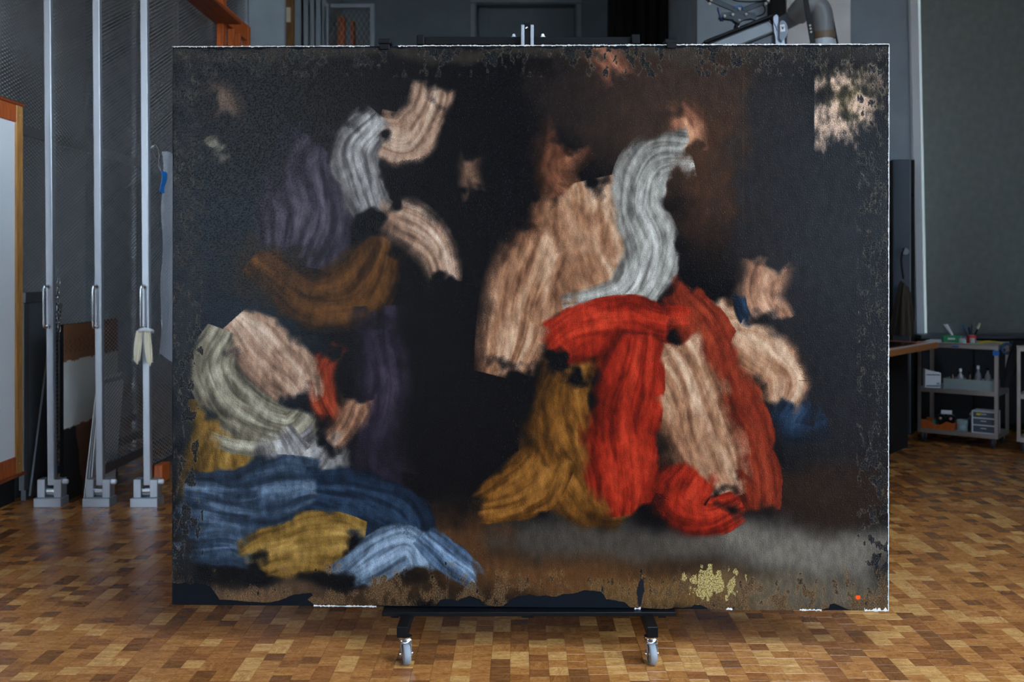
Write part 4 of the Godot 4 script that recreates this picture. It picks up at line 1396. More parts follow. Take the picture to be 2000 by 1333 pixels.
func build_lamp_and_duct():
	var d := 6.4
	var dark := mat(Color8(40, 48, 58), 0.45, 0.2)
	M.knob = mat(Color8(214, 216, 214), 0.3, 0.35)
	var la := thing("studio_lamp", "black framed studio lamp hanging from a scissor arm above the painting", "lamp", at(1442, 0, d))
	var o := la.position
	var L := func(x: float, y: float, dz := 0.0) -> Vector3: return at(x, y, d) - o + Vector3(0, 0, dz)
	# scissor arm up to the ceiling
	var steps := [[36.0, 8.0], [4.0, 56.0]]
	var arm := [[[1378, -3], [1476, 38], 0.02], [[1504, -1], [1406, 36], -0.02]]
	for a in arm:
		var mb := MB.new()
		mb.bar(L.call(a[0][0], a[0][1], a[2]), L.call(a[1][0], a[1][1], a[2]), 0.012, 0.034, Vector3.BACK, 0.003)
		obj("scissor_bar", mb, dark, la)
	var prev := 2.0
	for k in 4:
		for s in [-1.0, 1.0]:
			var mb := MB.new()
			var ya := -k * 95.0 + 2.0
			mb.bar(L.call(1442 + s * 58, ya, s * 0.02), L.call(1442 - s * 58, ya - 95.0, s * 0.02), 0.012, 0.03, Vector3.BACK, 0.003)
			obj("scissor_bar", mb, dark, la)
	obj("ceiling_rail", one_box(L.call(1442, 0) + Vector3(0, 5.18 - o.y - 0.02, 0), Vector3(0.8, 0.05, 0.09), 0.004), M.alu, la)
	obj("rail_hanger", one_tube([L.call(1442, -378), L.call(1442, 0) + Vector3(0, 5.18 - o.y - 0.04, 0)], 0.02, 10), M.alu, la)
	var blk := MB.new()
	blk.prism(PackedVector2Array([Vector2(-0.12, -0.01), Vector2(-0.105, 0.022), Vector2(0.0, 0.03), Vector2(0.105, 0.022), Vector2(0.12, -0.012), Vector2(0.04, -0.022), Vector2(0.0, -0.05), Vector2(-0.035, -0.022)]), 0.05, Transform3D(Basis.IDENTITY, L.call(1440, 33, -0.025)))
	obj("pivot_block", blk, dark, la)
	for p in [[1387, 3], [1384, 10], [1498, 4], [1493, 10], [1442, 21], [1413, 34], [1429, 31], [1455, 31], [1442, 43]]:
		bolt(la, "knob", L.call(p[0], p[1], 0.034), 0.0095, M.knob)
	obj("blue_scale", one_tube(curve_pts([L.call(1432, 19, 0.03), L.call(1437, 15, 0.03), L.call(1442, 13.5, 0.03), L.call(1447, 15, 0.03), L.call(1450, 19, 0.03)], 3), 0.004, 6), M.blue_tape, la)
	obj("cable", one_tube(curve_pts([L.call(1402, 16), L.call(1401, 24, 0.03), L.call(1406, 36, 0.02), L.call(1412, 41)], 5), 0.005, 8), M.navy, la)
	obj("cable", one_tube(curve_pts([L.call(1490, 10), L.call(1492, 20, 0.03), L.call(1488, 30, 0.03), L.call(1472, 34)], 5), 0.004, 8), M.black, la)
	obj("cable", one_tube(curve_pts([L.call(1418, -4, 0.03), L.call(1435, 5, 0.04), L.call(1460, 6, 0.03), L.call(1492, 2)], 5), 0.004, 8), M.black, la)
	obj("stem", one_tube([L.call(1442, 42), L.call(1436, 56)], 0.014, 12), M.black, la)
	obj("pull_chain", one_tube(curve_pts([L.call(1443, 44, 0.045), L.call(1440, 54, 0.06), L.call(1436, 60, 0.06)], 4), 0.0022, 6), M.chrome, la)
	obj("pull_ball", one_lathe([Vector2(0, -0.02), Vector2(0.009, -0.017), Vector2(0.012, -0.008), Vector2(0.008, 0.0), Vector2(0.009, 0.008), Vector2(0.005, 0.016), Vector2(0, 0.018)], 14, Transform3D(Basis.IDENTITY, L.call(1436, 67, 0.06))), M.chrome, la)
	# lamp head: a shallow housing tilted in its yoke, black rim
	var tilt := Basis(Vector3.BACK, deg_to_rad(21.5))
	var mid: Vector3 = L.call(1440, 74)
	var head := MB.new()
	head.box(mid + tilt * Vector3(0, -0.02, 0), Vector3(0.44, 0.085, 0.16), 0.01, tilt)
	var ho := obj("housing", head, mat(Color8(112, 118, 124), 0.4, 0.3), la)
	var low := MB.new()
	low.box(mid + tilt * Vector3(0.02, -0.12, -0.01), Vector3(0.40, 0.11, 0.15), 0.008, tilt)
	obj("lower_shell", low, mat(Color8(70, 76, 84), 0.45, 0.3), ho)
	var rim := MB.new()
	rim.box(mid + tilt * Vector3(0, 0.036, 0.01), Vector3(0.47, 0.022, 0.2), 0.006, tilt)
	rim.box(mid + tilt * Vector3(-0.227, -0.02, 0.01), Vector3(0.016, 0.1, 0.18), 0.005, tilt)
	rim.box(mid + tilt * Vector3(0.222, -0.02, 0.01), Vector3(0.016, 0.1, 0.18), 0.005, tilt)
	obj("rim", rim, M.black, la)
	obj("diagonal_stay", one_tube([L.call(1486, 42, 0.1), L.call(1500, 55, 0.1)], 0.0025, 6), M.black, la)
	var yk := MB.new()
	var pg := PackedVector2Array()
	for p in [[1503, 40], [1508, 36], [1512, 38], [1513, 58], [1524, 84], [1526, 100], [1508, 100], [1507, 80], [1503, 58]]:
		var q: Vector3 = L.call(p[0], p[1])
		pg.append(Vector2(q.x, q.y))
	yk.prism(pg, 0.02, Transform3D(Basis.IDENTITY, Vector3(0, 0, 0.08)))
	obj("yoke", yk, mat(Color8(150, 158, 172), 0.4, 0.4), la)
	var ear := MB.new()
	pg = PackedVector2Array()
	for p in [[1513, 56], [1515, 50], [1519, 49], [1524, 52], [1528, 60], [1529, 68], [1526, 80], [1518, 90], [1513, 84]]:
		var q: Vector3 = L.call(p[0], p[1])
		pg.append(Vector2(q.x, q.y))
	ear.prism(pg, 0.03, Transform3D(Basis.IDENTITY, Vector3(0, 0, 0.092)))
	obj("tilt_lock", ear, mat(Color8(100, 108, 120), 0.4, 0.4), la)
	var bd := MB.new()
	bd.box(L.call(1518.5, 64, 0.124), Vector3(0.031, 0.045, 0.004), 0.0015, Basis(Vector3.BACK, 0.1))
	var bo := obj("badge", bd, M.white_plastic, la)
	var v := MB.new()
	v.bar(L.call(1516.6, 61.5, 0.127), L.call(1518.5, 66.5, 0.127), 0.005, 0.002, Vector3.RIGHT)
	v.bar(L.call(1520.6, 61.5, 0.127), L.call(1518.5, 66.5, 0.127), 0.005, 0.002, Vector3.RIGHT)
	obj("mark", v, M.black, bo)
	# fume extraction arm
	var e := 6.6
	var du := thing("extraction_arm", "grey fume extraction duct with a brown collar and downturned hood at the upper right", "duct", at(1600, 40, e))
	o = du.position
	var P := func(x: float, y: float, dd := 6.6) -> Vector3: return at(x, y, dd) - o
	var skin := mat(Color8(112, 114, 116), 0.42)
	var k := e / F
	obj("inlet_tube", one_tube([P.call(1500, 62, 8.2), P.call(1552, 34, 6.75), P.call(1572, 22, 6.62)], 0.055, 20), mat(Color8(120, 128, 138), 0.4), du)
	obj("elbow", one_tube(curve_pts([P.call(1556, 30, 6.66), P.call(1570, 14), P.call(1586, 8), P.call(1600, 20), P.call(1605, 42), P.call(1606, 66)], 6), 21.5 * k, 28, 23.0 * k), skin, du)
	for y in [46.0, 51.0, 56.0]:
		obj("rib", one_tube([P.call(1605.5, y), P.call(1605.6, y + 1.0)], 23.2 * k, 28), skin, du)
	obj("collar", one_tube([P.call(1606, 64), P.call(1607, 77)], 24.2 * k, 28), mat(Color8(110, 92, 70), 0.5), du)
	obj("hood", one_lathe([Vector2(0.12, -0.14), Vector2(0.074, -0.03), Vector2(0.07, 0.0), Vector2(0.062, 0.0), Vector2(0.066, -0.03), Vector2(0.112, -0.14)], 28, Transform3D(Basis.IDENTITY, P.call(1607, 77))), mat(Color8(196, 204, 212), 0.4), du)
	var br := MB.new()
	br.bar(P.call(1564, 8) + Vector3(0, 0, 0.11), P.call(1578, 92) + Vector3(0, 0, 0.11), 0.034, 0.008, Vector3.RIGHT, 0.002)
	var bro := obj("bracket", br, M.black, du)
	for y in [58.0, 64.0, 70.5]:
		obj("bracket_hole", one_lathe([Vector2(0, 0), Vector2(0.007, 0), Vector2(0.007, 0.002), Vector2(0, 0.002)], 12, Transform3D(Basis(Vector3.RIGHT, PI / 2), P.call(1564 + 14.0 * (y - 8) / 84.0, y) + Vector3(0, 0, 0.113))), M.wall_pale, bro)
	obj("stay_rod", one_tube([P.call(1621, 26) + Vector3(0, 0, 0.03), P.call(1634, 92) + Vector3(0, 0, 0.03)], 0.007, 8), M.black, du)

# ------------------------------------------------------------------ bench, carts and what stands on them
var cart_at := Vector3.ZERO
var cart_turn := 0.0

func on_cart(x: float, z: float, y: float) -> Vector3:
	return cart_at + Basis(Vector3.UP, cart_turn) * Vector3(x, y, z)

func make_cart(label: String) -> Node3D:
	var c := thing("steel_cart", label, "cart", cart_at, cart_turn, "stainless steel carts by the blind")
	var w := 0.567
	var dp := 0.345
	for x in [-1.0, 1.0]:
		for z in [-1.0, 1.0]:
			var l := MB.new()
			l.box(Vector3(x * (w / 2 - 0.002), 0.423, z * (dp / 2 - 0.012)), Vector3(0.004, 0.69, 0.026), 0.001)
			l.box(Vector3(x * (w / 2 - 0.013), 0.423, z * (dp / 2 - 0.001)), Vector3(0.026, 0.69, 0.004), 0.001)
			obj("corner_post", l, M.steel, c)
			var f := MB.new()
			var s := Vector3(x * (w / 2 - 0.04), 0, z * (dp / 2 - 0.04))
			f.box(s + Vector3(0, 0.092, 0), Vector3(0.05, 0.006, 0.05), 0.001)
			for q in [-1.0, 1.0]:
				f.box(s + Vector3(q * 0.016, 0.065, 0.006), Vector3(0.003, 0.05, 0.026), 0.001)
			var fo := obj("caster", f, M.steel, c)
			obj("wheel", one_lathe([Vector2(0.008, -0.012), Vector2(0.036, -0.013), Vector2(0.042, -0.008), Vector2(0.043, 0.0), Vector2(0.042, 0.008), Vector2(0.036, 0.013), Vector2(0.008, 0.012)], 22, Transform3D(Basis(Vector3.BACK, PI / 2), s + Vector3(0, 0.043, 0.012))), mat(Color8(40, 44, 50), 0.5), fo)
	for y in [0.105, 0.415, 0.755]:
		var sh := MB.new()
		sh.box(Vector3(0, y - 0.004, 0), Vector3(w - 0.008, 0.003, dp - 0.008))
		for z in [-1.0, 1.0]:
			sh.box(Vector3(0, y - 0.012, z * (dp / 2 - 0.004)), Vector3(w - 0.054 if y < 0.7 else w - 0.01, 0.034, 0.004), 0.001)
		for x in [-1.0, 1.0]:
			sh.box(Vector3(x * (w / 2 - 0.006), y - 0.012, 0), Vector3(0.004, 0.034, dp - 0.056), 0.001)
		if y > 0.7:
			sh.tube([Vector3(-w / 2, y + 0.006, dp / 2), Vector3(w / 2, y + 0.006, dp / 2)], 0.006, 8)
			sh.tube([Vector3(-w / 2, y + 0.006, -dp / 2), Vector3(w / 2, y + 0.006, -dp / 2)], 0.006, 8)
		obj("shelf", sh, M.steel, c)
	return c

func bottle(called: String, label: String, where: Vector3, r: float, h: float, m: Material, cap: Material, group := ""):
	var b := thing(called, label, "bottle", where, 0.0, group)
	obj("body", one_lathe([Vector2(0, 0), Vector2(r * 0.9, 0.0), Vector2(r, 0.004), Vector2(r, h * 0.55), Vector2(r * 0.85, h * 0.66), Vector2(r * 0.4, h * 0.76), Vector2(r * 0.36, h * 0.86), Vector2(0, h * 0.86)], 16), m, b)
	obj("cap", one_lathe([Vector2(0, h * 0.86), Vector2(r * 0.46, h * 0.86), Vector2(r * 0.44, h), Vector2(0, h)], 14), cap, b)

func build_right_things():
	# tall dark locker in the corner, its black case painting in the dark gap beside the door
	var d := 8.0
	var lk := thing("locker", "tall narrow dark blue locker between the painting and the white jamb", "locker", Vector3(px(1765.5, d), 0, -8.19))
	var ht := py(312, d)
	var lw := 43.0 * d / F
	obj("case", one_box(Vector3(0, ht / 2, 0), Vector3(lw, ht, 0.37), 0.003), M.black_matte, lk)
	var dr := obj("door", one_box(Vector3(-lw / 2 + 16.0 * d / F, ht / 2, 0.195), Vector3(32.0 * d / F, ht - 0.004, 0.02), 0.003), mat(Color8(62, 74, 88), 0.45), lk)
	obj("edge_highlight", one_box(Vector3(-lw / 2 + 32.6 * d / F, ht / 2, 0.196), Vector3(0.006, ht - 0.004, 0.022), 0.001), M.wall, dr)  # pale strip painting a highlight along the door edge
	for y in [382.0, 585.0]:
		obj("hinge", one_box(Vector3(-lw / 2 + 37.5 * d / F, py(y, d), 0.19), Vector3(0.026, 0.035, 0.02), 0.002), M.black, lk)
	obj("coat_hook", one_lathe([Vector2(0, 0), Vector2(0.01, 0), Vector2(0.01, 0.03), Vector2(0.026, 0.032), Vector2(0.03, 0.04), Vector2(0.026, 0.048), Vector2(0, 0.05)], 20, Transform3D(Basis(Vector3.RIGHT, PI / 2), Vector3(px(1763, d) - lk.position.x, py(492, d), 0.205))), mat(Color8(140, 150, 160), 0.4), lk)
	var ap := thing("apron", "dark brown grey cloth apron hanging from the hook on the locker", "apron", Vector3(px(1768, 7.9), 0, -7.905))
	obj("strap", one_tube(curve_pts([Vector3(px(1763, 7.95) - px(1768, 7.9), py(490, 7.95) + 0.02, -0.02), Vector3(-0.03, py(508, 7.9), 0.0), Vector3(-0.012, py(545, 7.9), 0.0)], 5), 0.007, 8), M.black_matte, ap)
	for s in [[-0.07, 0.0, 548.0, 0.10, Color8(54, 48, 44)], [0.0, 0.02, 555.0, 0.10, Color8(92, 82, 72)]]:
		var mb := MB.new()
		var yt := py(s[2], 7.9)
		mb.sheet(func(u, v): return Vector3(s[0] * (0.3 + 0.9 * v) + (u - 0.4) * s[3] * (0.35 + 0.75 * sqrt(v)), lerpf(yt - 0.03 * u, 0.79, v), s[1] + 0.018 * sin(u * 13.0 + s[0] * 40.0) * (0.3 + v)), 24, 8, 0.004)
		obj("cloth", mb, mat(s[4], 0.9), ap)
	# workbench whose corner shows beyond the picture
	var A := Vector3(px(1730, 6.66), 0.775, -6.66)
	var B0 := Vector3(px(1828, 7.45), 0.775, -7.45)
	var dir := (B0 - A).normalized()
	var turn := atan2(-dir.z, dir.x)
	var tb := thing("workbench", "wooden edged workbench with a dark glass top, behind the right side of the painting", "workbench", B0 * Vector3(1, 0, 1), turn)
	var ln := 1.9
	M.bench_wood = mat(Color8(190, 122, 62), 0.5)
	obj("top", one_box(Vector3(-ln / 2, 0.752, -0.40), Vector3(ln, 0.03, 0.80), 0.003), M.orange_wood, tb)
	obj("edge", one_box(Vector3(-ln / 2, 0.748, 0.009), Vector3(ln, 0.045, 0.018), 0.004), M.bench_wood, tb)
	obj("base", one_box(Vector3(-ln / 2 - 0.10, 0.366, -0.46), Vector3(ln - 0.24, 0.735, 0.66), 0.004), M.black_matte, tb)  # black block fills the dark space under the top
	var bs := tb.transform
	var gl := obj("glass_sheet", one_box(Vector3(-0.92, 0.0035, -0.40), Vector3(1.4, 0.007, 0.66), 0.001), mat(Color8(20, 30, 40), 0.08))
	gl.position = bs * Vector3(0, 0.768, 0)
	gl.rotation.y = turn
	tag(gl, "dark glossy sheet lying on the workbench behind the painting", "glass sheet")
	var pa := obj("paper_strip", one_box(Vector3(-0.5, 0.001, -0.022), Vector3(1.0, 0.002, 0.03)), M.white_card)
	pa.position = bs * Vector3(0, 0.768, 0)
	pa.rotation.y = turn
	tag(pa, "long white paper strip along the front edge of the workbench", "paper")
	# low black cabinet added to stand in for the darkness behind the carts
	var lc := thing("added_low_cabinet", "low black cabinet added for the darkness behind the steel carts", "cabinet", Vector3((px(1790, 8.2) + 4.55) / 2, 0, -8.24))
	var cw := 4.55 - px(1790, 8.2)
	obj("case", one_box(Vector3(0, 0.40, -0.01), Vector3(cw, 0.70, 0.24), 0.003), M.black_matte, lc)
	obj("top", one_box(Vector3(0, 0.765, 0), Vector3(cw, 0.03, 0.28), 0.003), M.dark_steel, lc)
	obj("plinth", one_box(Vector3(0, 0.025, -0.02), Vector3(cw - 0.04, 0.05, 0.2)), M.black, lc)
	for k in 3:
		obj("door", one_box(Vector3(-cw / 2 + cw * (k + 0.5) / 3.0, 0.40, 0.119), Vector3(cw / 3.0 - 0.012, 0.67, 0.018), 0.002), mat(Color8(24, 28, 36), 0.5), lc)
	# first cart
	cart_turn = deg_to_rad(-38.1)
	cart_at = Vector3(3.355, 0, -7.555)
	var c1 := make_cart("stainless steel cart with three shelves next to the wooden workbench")
	dup(c1, cart_at + Vector3(0.535, 0, 0.44), cart_turn, "stainless steel cart cut by the right edge of the picture")
	# on its top
	var top := 0.7535
	var ti := thing("tissue_box", "green tissue box with a white tissue on top of the cart", "tissue box", on_cart(-0.095, -0.03, top), cart_turn + 0.45)
	obj("box", one_box(Vector3(0, 0.029, 0), Vector3(0.125, 0.056, 0.10), 0.002), M.green, ti)
	obj("end_panel", one_box(Vector3(0.0632, 0.029, 0), Vector3(0.0012, 0.054, 0.098)), mat(Color8(128, 206, 200), 0.5), ti)
	obj("printed_patch", one_box(Vector3(-0.006, 0.032, 0.0505), Vector3(0.052, 0.013, 0.001), 0.0004), M.white_card, ti)
	var ts := MB.new()
	ts.sheet(func(u, v): return Vector3(0.012 - 0.05 * v + (u - 0.5) * (0.018 + 0.022 * v), 0.056 + 0.085 * v, 0.014 * sin(u * 5.0) * (0.4 + v)), 8, 6, 0.0015)
	obj("tissue", ts, mat(Color8(238, 240, 242), 0.8), ti)
	var can := thing("brush_can", "red can holding brushes and pens on top of the cart", "can", on_cart(0.045, -0.06, top))
	obj("can", one_lathe([Vector2(0, 0), Vector2(0.033, 0), Vector2(0.034, 0.003), Vector2(0.034, 0.062), Vector2(0.033, 0.064), Vector2(0.031, 0.062), Vector2(0.031, 0.006), Vector2(0, 0.005)], 22), M.red, can)
	obj("rim", one_lathe([Vector2(0.033, 0.060), Vector2(0.0355, 0.062), Vector2(0.0355, 0.067), Vector2(0.033, 0.068)], 22), M.chrome, can)
	var tools := [["pen", "dark blue pen in the red can, leaning left", Vector3(-0.012, 0.008, 0.0), Vector3(-0.066, 0.135, 0.0), M.navy], ["marker", "thick navy marker standing in the red can", Vector3(-0.008, 0.008, 0.01), Vector3(-0.022, 0.118, 0.01), mat(Color8(20, 34, 66), 0.4)], ["thin_brush", "thin brown brush in the middle of the red can", Vector3(0.0, 0.008, -0.01), Vector3(0.008, 0.135, -0.01), mat(Color8(70, 54, 44), 0.5)], ["bristle_brush", "brush with pale bristles leaning right in the red can", Vector3(0.004, 0.008, 0.0), Vector3(0.045, 0.105, 0.0), M.black]]
	for t in tools:
		var n := thing(t[0], t[1], "pen" if t[0] in ["pen", "marker"] else "brush", can.position)
		var r := 0.008 if t[0] == "marker" else 0.006
		obj("handle", one_tube([t[2], t[3]], r, 10), t[4], n)
		var up: Vector3 = (t[3] - t[2]).normalized()
		if t[0] == "bristle_brush":
			obj("ferrule", one_tube([t[3], t[3] + up * 0.012], 0.0075, 10), M.chrome, n)
			obj("bristles", one_tube(curve_pts([t[3] + up * 0.012, t[3] + up * 0.03, t[3] + up * 0.052], 3), 0.0115, 10, 0.008), mat(Color8(206, 188, 150), 0.8), n)
		elif t[0] == "thin_brush":
			obj("bristles", one_tube([t[3], t[3] + up * 0.02], 0.005, 8, 0.002), M.brown_card, n)
		else:
			obj("cap", one_tube([t[3] - up * 0.02, t[3] + up * 0.004], r + 0.001, 10), M.blue_tape if t[0] == "pen" else M.navy, n)
	for s in [[0.015, 0.07, "small clear glass jar in front of the red can, beside the tissue box", "glass_jar", 0.026, 0.042], [0.075, 0.035, "small cloudy glass jar in front of the red can, right one", "glass_jar", 0.022, 0.044]]:
		var j := thing(s[3], s[2], "jar", on_cart(s[0], s[1], top))
		var r: float = s[4]
		var h: float = s[5]
		obj("glass", one_lathe([Vector2(0, 0), Vector2(r, 0), Vector2(r, h), Vector2(r - 0.002, h), Vector2(r - 0.002, 0.003), Vector2(0, 0.003)], 20), clear_mat(Color(0.8, 0.86, 0.86), 0.35, 0.05), j)
		obj("contents", one_lathe([Vector2(0, 0.004), Vector2(r - 0.003, 0.004), Vector2(r - 0.003, h * 0.5), Vector2(0, h * 0.5)], 18), mat(Color8(196, 196, 178), 0.5), j)
	var tr := thing("cloth_stack", "folded white cloths lying on the left end of the cart", "cloth", on_cart(-0.212, 0.0, top), cart_turn)
	for k in 3:
		obj("layer", one_box(Vector3(0.004 * k, 0.003 + 0.006 * k, 0.003 * k), Vector3(0.11 - 0.008 * k, 0.006, 0.15 - 0.01 * k), 0.0025), M.white_card, tr)
	var yl := MB.new()
	yl.sheet(func(u, v): return Vector3((u - 0.5) * 0.15, 0.012 + 0.010 * sin(u * 3.0) + 0.005 * sin(v * 6.0 + u * 4.0), (v - 0.5) * 0.07), 12, 6, 0.004)
	var ylo := obj("yellow_cloth", yl, M.yellow)
	ylo.position = on_cart(0.195, 0.02, top)
	ylo.rotation.y = cart_turn + 0.5
	tag(ylo, "crumpled yellow cloth on the right end of the cart", "cloth")
	var gp := thing("green_pen", "pale green pen lying between the red can and the yellow cloth", "pen", on_cart(0.11, 0.05, top), cart_turn + 0.3)
	obj("barrel", one_tube([Vector3(-0.045, 0.005, 0), Vector3(0.03, 0.005, 0)], 0.005, 10), mat(Color8(120, 190, 130), 0.4), gp)
	obj("tip", one_tube([Vector3(0.03, 0.005, 0), Vector3(0.05, 0.005, 0)], 0.0048, 10, 0.001), M.white_plastic, gp)
	var fz := 0.345 / 2
	var t1 := obj("tape_piece", one_box(Vector3.ZERO, Vector3(0.05, 0.014, 0.002), 0.0005), M.blue_tape)
	t1.position = on_cart(-0.01, fz + 0.0015, 0.742)
	t1.rotation.y = cart_turn
	tag(t1, "scrap of blue tape stuck under the cart rim, below the green box", "tape")
	var t2 := obj("tape_wrap", one_box(Vector3.ZERO, Vector3(0.045, 0.036, 0.008), 0.002), M.blue_tape)
	t2.position = on_cart(0.27, fz + 0.005, py(690, 7.27))
	t2.rotation.y = cart_turn
	tag(t2, "blue tape wrapped round the front corner post of the cart", "tape")
	var rl := thing("tape_roll", "dull blue roll of tape hanging between the two carts", "tape roll", on_cart(0.325, 0.09, 0.735), cart_turn + 0.5)
	obj("tape", one_lathe([Vector2(0.028, -0.014), Vector2(0.044, -0.014), Vector2(0.044, 0.014), Vector2(0.028, 0.014), Vector2(0.028, -0.014)], 24, Transform3D(Basis(Vector3.RIGHT, PI / 2), Vector3.ZERO)), mat(Color8(26, 84, 120), 0.5), rl)
	obj("core", one_lathe([Vector2(0.025, -0.014), Vector2(0.028, -0.014), Vector2(0.028, 0.014), Vector2(0.025, 0.014), Vector2(0.025, -0.014)], 24, Transform3D(Basis(Vector3.RIGHT, PI / 2), Vector3.ZERO)), M.dark_orange_wood, rl)
	var sp := MB.new()
	sp.sheet(func(u, v): return Vector3(0.02 - 0.045 * v + (u - 0.5) * 0.05 * (0.5 + sin(v * 3.0)), 0.80 - 0.34 * v, 0.012 * sin(u * 6.0 + v * 5.0)), 8, 12, 0.004)
	var spo := obj("black_bag", sp, M.black_matte)
	spo.position = on_cart(0.37, 0.16, 0)
	tag(spo, "limp black cloth bag hanging between the two carts", "bag")
	# on the middle shelf
	var ms := 0.4135
	var bx2 := thing("carton", "small white carton with a torn top on the middle shelf of the cart", "box", on_cart(-0.205, 0.075, ms), cart_turn + 0.5)
	var body := MB.new()
	body.prism(PackedVector2Array([Vector2(-0.057, 0), Vector2(0.057, 0), Vector2(0.057, 0.112), Vector2(0.0, 0.124), Vector2(-0.05, 0.138), Vector2(-0.057, 0.138)]), 0.07, Transform3D(Basis.IDENTITY, Vector3(0, 0, -0.035)))
	obj("body", body, M.white_plastic, bx2)
	obj("slot", one_box(Vector3(0, 0.098, 0.0352), Vector3(0.1, 0.006, 0.001)), M.black, bx2)
	obj("printed_strip", one_box(Vector3(0, 0.014, 0.0352), Vector3(0.1, 0.01, 0.001)), mat(Color8(70, 120, 140), 0.5), bx2)
	obj("printed_patch", one_box(Vector3(0.036, 0.032, 0.0352), Vector3(0.02, 0.016, 0.001)), mat(Color8(120, 160, 172), 0.5), bx2)
	var bn := thing("clear_bin", "long frosted plastic bin holding bottles on the middle shelf", "bin", on_cart(0.075, 0.06, ms), cart_turn)
	var bnb := MB.new()
	for s in [-1.0, 1.0]:
		bnb.box(Vector3(0, 0.042, s * 0.075), Vector3(0.36, 0.08, 0.003))
		bnb.box(Vector3(s * 0.18, 0.042, 0), Vector3(0.003, 0.08, 0.147))
	bnb.box(Vector3(0, 0.003, 0), Vector3(0.357, 0.003, 0.147))
	obj("walls", bnb, M.clear_bin, bn)
	var looks := [["short brown bottle at the left end of the frosted bin", 0.02, 0.12, Color8(74, 54, 36)], ["clear bottle with a white cap, second in the frosted bin", 0.024, 0.15, Color8(150, 150, 146)], ["dark amber bottle in the middle of the frosted bin", 0.024, 0.135, Color8(60, 44, 30)], ["tall grey bottle, fourth in the frosted bin", 0.024, 0.18, Color8(132, 134, 138)], ["tall pale bottle at the right end of the frosted bin", 0.022, 0.17, Color8(150, 154, 158)]]
	for k in 5:
		bottle("bottle", looks[k][0], on_cart(-0.06 + 0.062 * k, 0.06 + 0.02 * (k % 2), ms + 0.0045), looks[k][1], looks[k][2], mat(looks[k][3], 0.15), M.white_plastic if k % 2 == 1 else M.black, "bottles in the frosted bin")
	# on the lowest shelf
	var ls := 0.1035
	var ot := thing("wooden_tray", "orange brown wooden tray with scooped sides on the lowest shelf", "tray", on_cart(-0.145, 0.07, ls), cart_turn)
	for s in [-1.0, 1.0]:
		var sd := MB.new()
		var pg := PackedVector2Array([Vector2(-0.12, 0), Vector2(0.12, 0), Vector2(0.12, 0.052)])
		for k in 9:
			pg.append(Vector2(lerpf(0.06, -0.06, k / 8.0), 0.066 - 0.03 * sin(PI * k / 8.0)))
		pg.append(Vector2(-0.12, 0.07))
		sd.prism(pg, 0.01, Transform3D(Basis.IDENTITY, Vector3(0, 0, s * 0.075 - 0.005)))
		obj("side", sd, M.orange_wood, ot)
	for s in [-1.0, 1.0]:
		obj("end", one_box(Vector3(s * 0.115, 0.03, 0), Vector3(0.01, 0.055, 0.138), 0.002), M.orange_wood, ot)
	obj("bottom", one_box(Vector3(0, 0.005, 0), Vector3(0.218, 0.008, 0.138)), M.dark_orange_wood, ot)
	for s in [[-0.185, 0.03, "small teal sponge lying in the left of the wooden tray", Color8(90, 150, 140)]]:
		var sg := obj("sponge", one_box(Vector3(0, 0.03, 0), Vector3(0.035, 0.056, 0.04), 0.006), mat(s[3], 0.9))
		sg.position = on_cart(s[0], 0.07, ls + 0.0095)
		sg.rotation.y = cart_turn
		tag(sg, s[2], "sponge")
	var bins := thing("magnifier", "black magnifier with two bright lenses in the wooden tray", "magnifier", on_cart(-0.105, 0.07, ls + 0.0095), cart_turn + 0.3)
	for s in [-1.0, 1.0]:
		obj("barrel", one_lathe([Vector2(0, -0.05), Vector2(0.03, -0.05), Vector2(0.033, -0.02), Vector2(0.033, 0.045), Vector2(0.03, 0.05), Vector2(0, 0.05)], 20, Transform3D(Basis(Vector3.RIGHT, PI / 2), Vector3(s * 0.036, 0.072, 0))), M.black, bins)
		obj("lens", one_lathe([Vector2(0, 0), Vector2(0.014, 0.0), Vector2(0.012, 0.004), Vector2(0, 0.006)], 16, Transform3D(Basis(Vector3.RIGHT, PI / 2), Vector3(s * 0.036 - 0.006, 0.078, 0.05))), M.chrome, bins)
	obj("bridge", one_box(Vector3(0, 0.038, 0), Vector3(0.1, 0.072, 0.06), 0.006), M.black, bins)
	var wb := obj("white_packet", one_box(Vector3(0, 0.013, 0), Vector3(0.075, 0.026, 0.05), 0.002), M.white_card)
	wb.position = on_cart(-0.10, 0.07, ls + 0.1150)
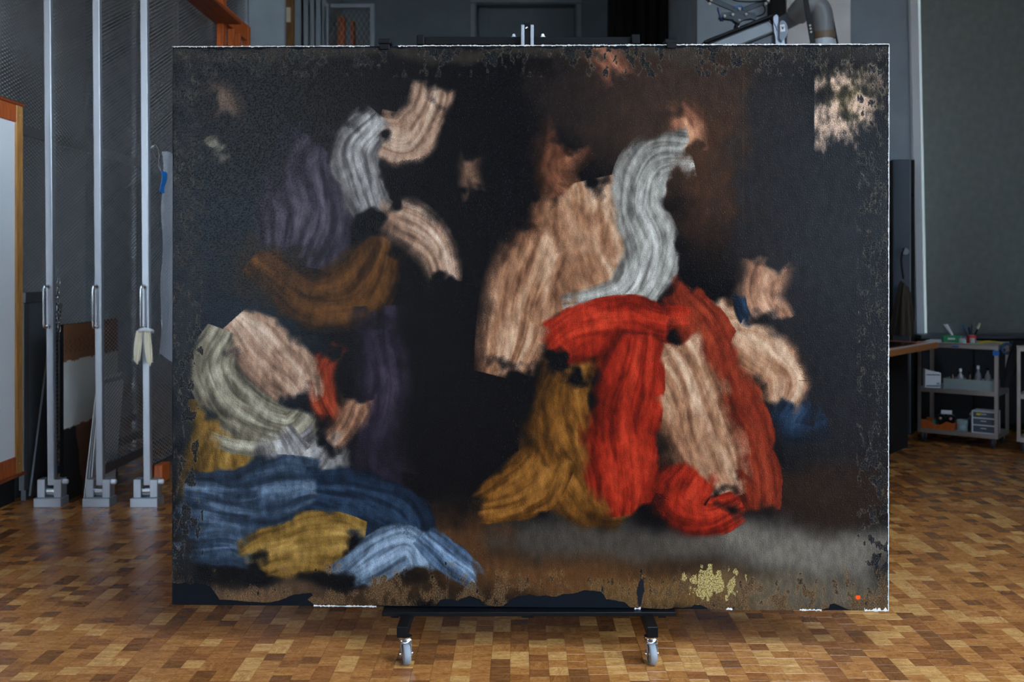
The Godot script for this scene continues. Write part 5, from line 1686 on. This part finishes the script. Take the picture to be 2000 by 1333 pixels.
	wb.rotation.y = cart_turn + 0.2
	tag(wb, "small white packet lying on the black magnifier", "packet")
	var cj := thing("clear_jar", "clear glass jar between the wooden tray and the spray bottle", "jar", on_cart(0.018, 0.09, ls))
	obj("glass", one_lathe([Vector2(0, 0), Vector2(0.036, 0), Vector2(0.04, 0.006), Vector2(0.04, 0.085), Vector2(0.038, 0.085), Vector2(0.037, 0.008), Vector2(0, 0.004)], 22), clear_mat(Color(0.7, 0.8, 0.8), 0.3, 0.05), cj)
	bottle("spray_bottle", "blue tinted plastic bottle with a white cap on the lowest shelf", on_cart(0.056, -0.02, ls), 0.033, 0.125, mat(Color8(96, 118, 146), 0.25), M.white_plastic)
	var og := thing("drawer_unit", "small plastic drawer unit with three drawers in a white frame on the lowest shelf", "drawer unit", on_cart(0.175, 0.06, ls), cart_turn)
	var fw := 0.165
	var fh := 0.165
	for s in [-1.0, 1.0]:
		obj("side", one_box(Vector3(s * (fw / 2 - 0.004), fh / 2, 0), Vector3(0.008, fh, 0.15), 0.002), M.white_plastic, og)
	for y in [0.004, 0.06, 0.112, fh - 0.004]:
		obj("divider", one_box(Vector3(0, y, 0), Vector3(fw - 0.016, 0.007, 0.15), 0.001), M.white_plastic, og)
	obj("back", one_box(Vector3(0, fh / 2, -0.073), Vector3(fw - 0.016, fh - 0.02, 0.004)), M.white_plastic, og)
	for s in [[0.032, 0.046], [0.086, 0.042], [0.1365, 0.038]]:
		var dw := obj("drawer", one_box(Vector3(0, s[0], 0.066), Vector3(fw - 0.02, s[1], 0.008), 0.002), mat(Color8(84, 92, 104), 0.15), og)
		obj("pull", one_box(Vector3(0, s[0] + 0.006, 0.073), Vector3(0.04, 0.006, 0.008), 0.002), M.white_plastic, dw)
	var yb := obj("yellow_clip", one_box(Vector3(0, 0.0, 0), Vector3(0.028, 0.016, 0.01), 0.003), M.yellow)
	yb.position = on_cart(0.14, 0.134, ls + 0.141)
	yb.rotation.y = cart_turn
	tag(yb, "small yellow clip on the top drawer of the plastic unit", "clip")
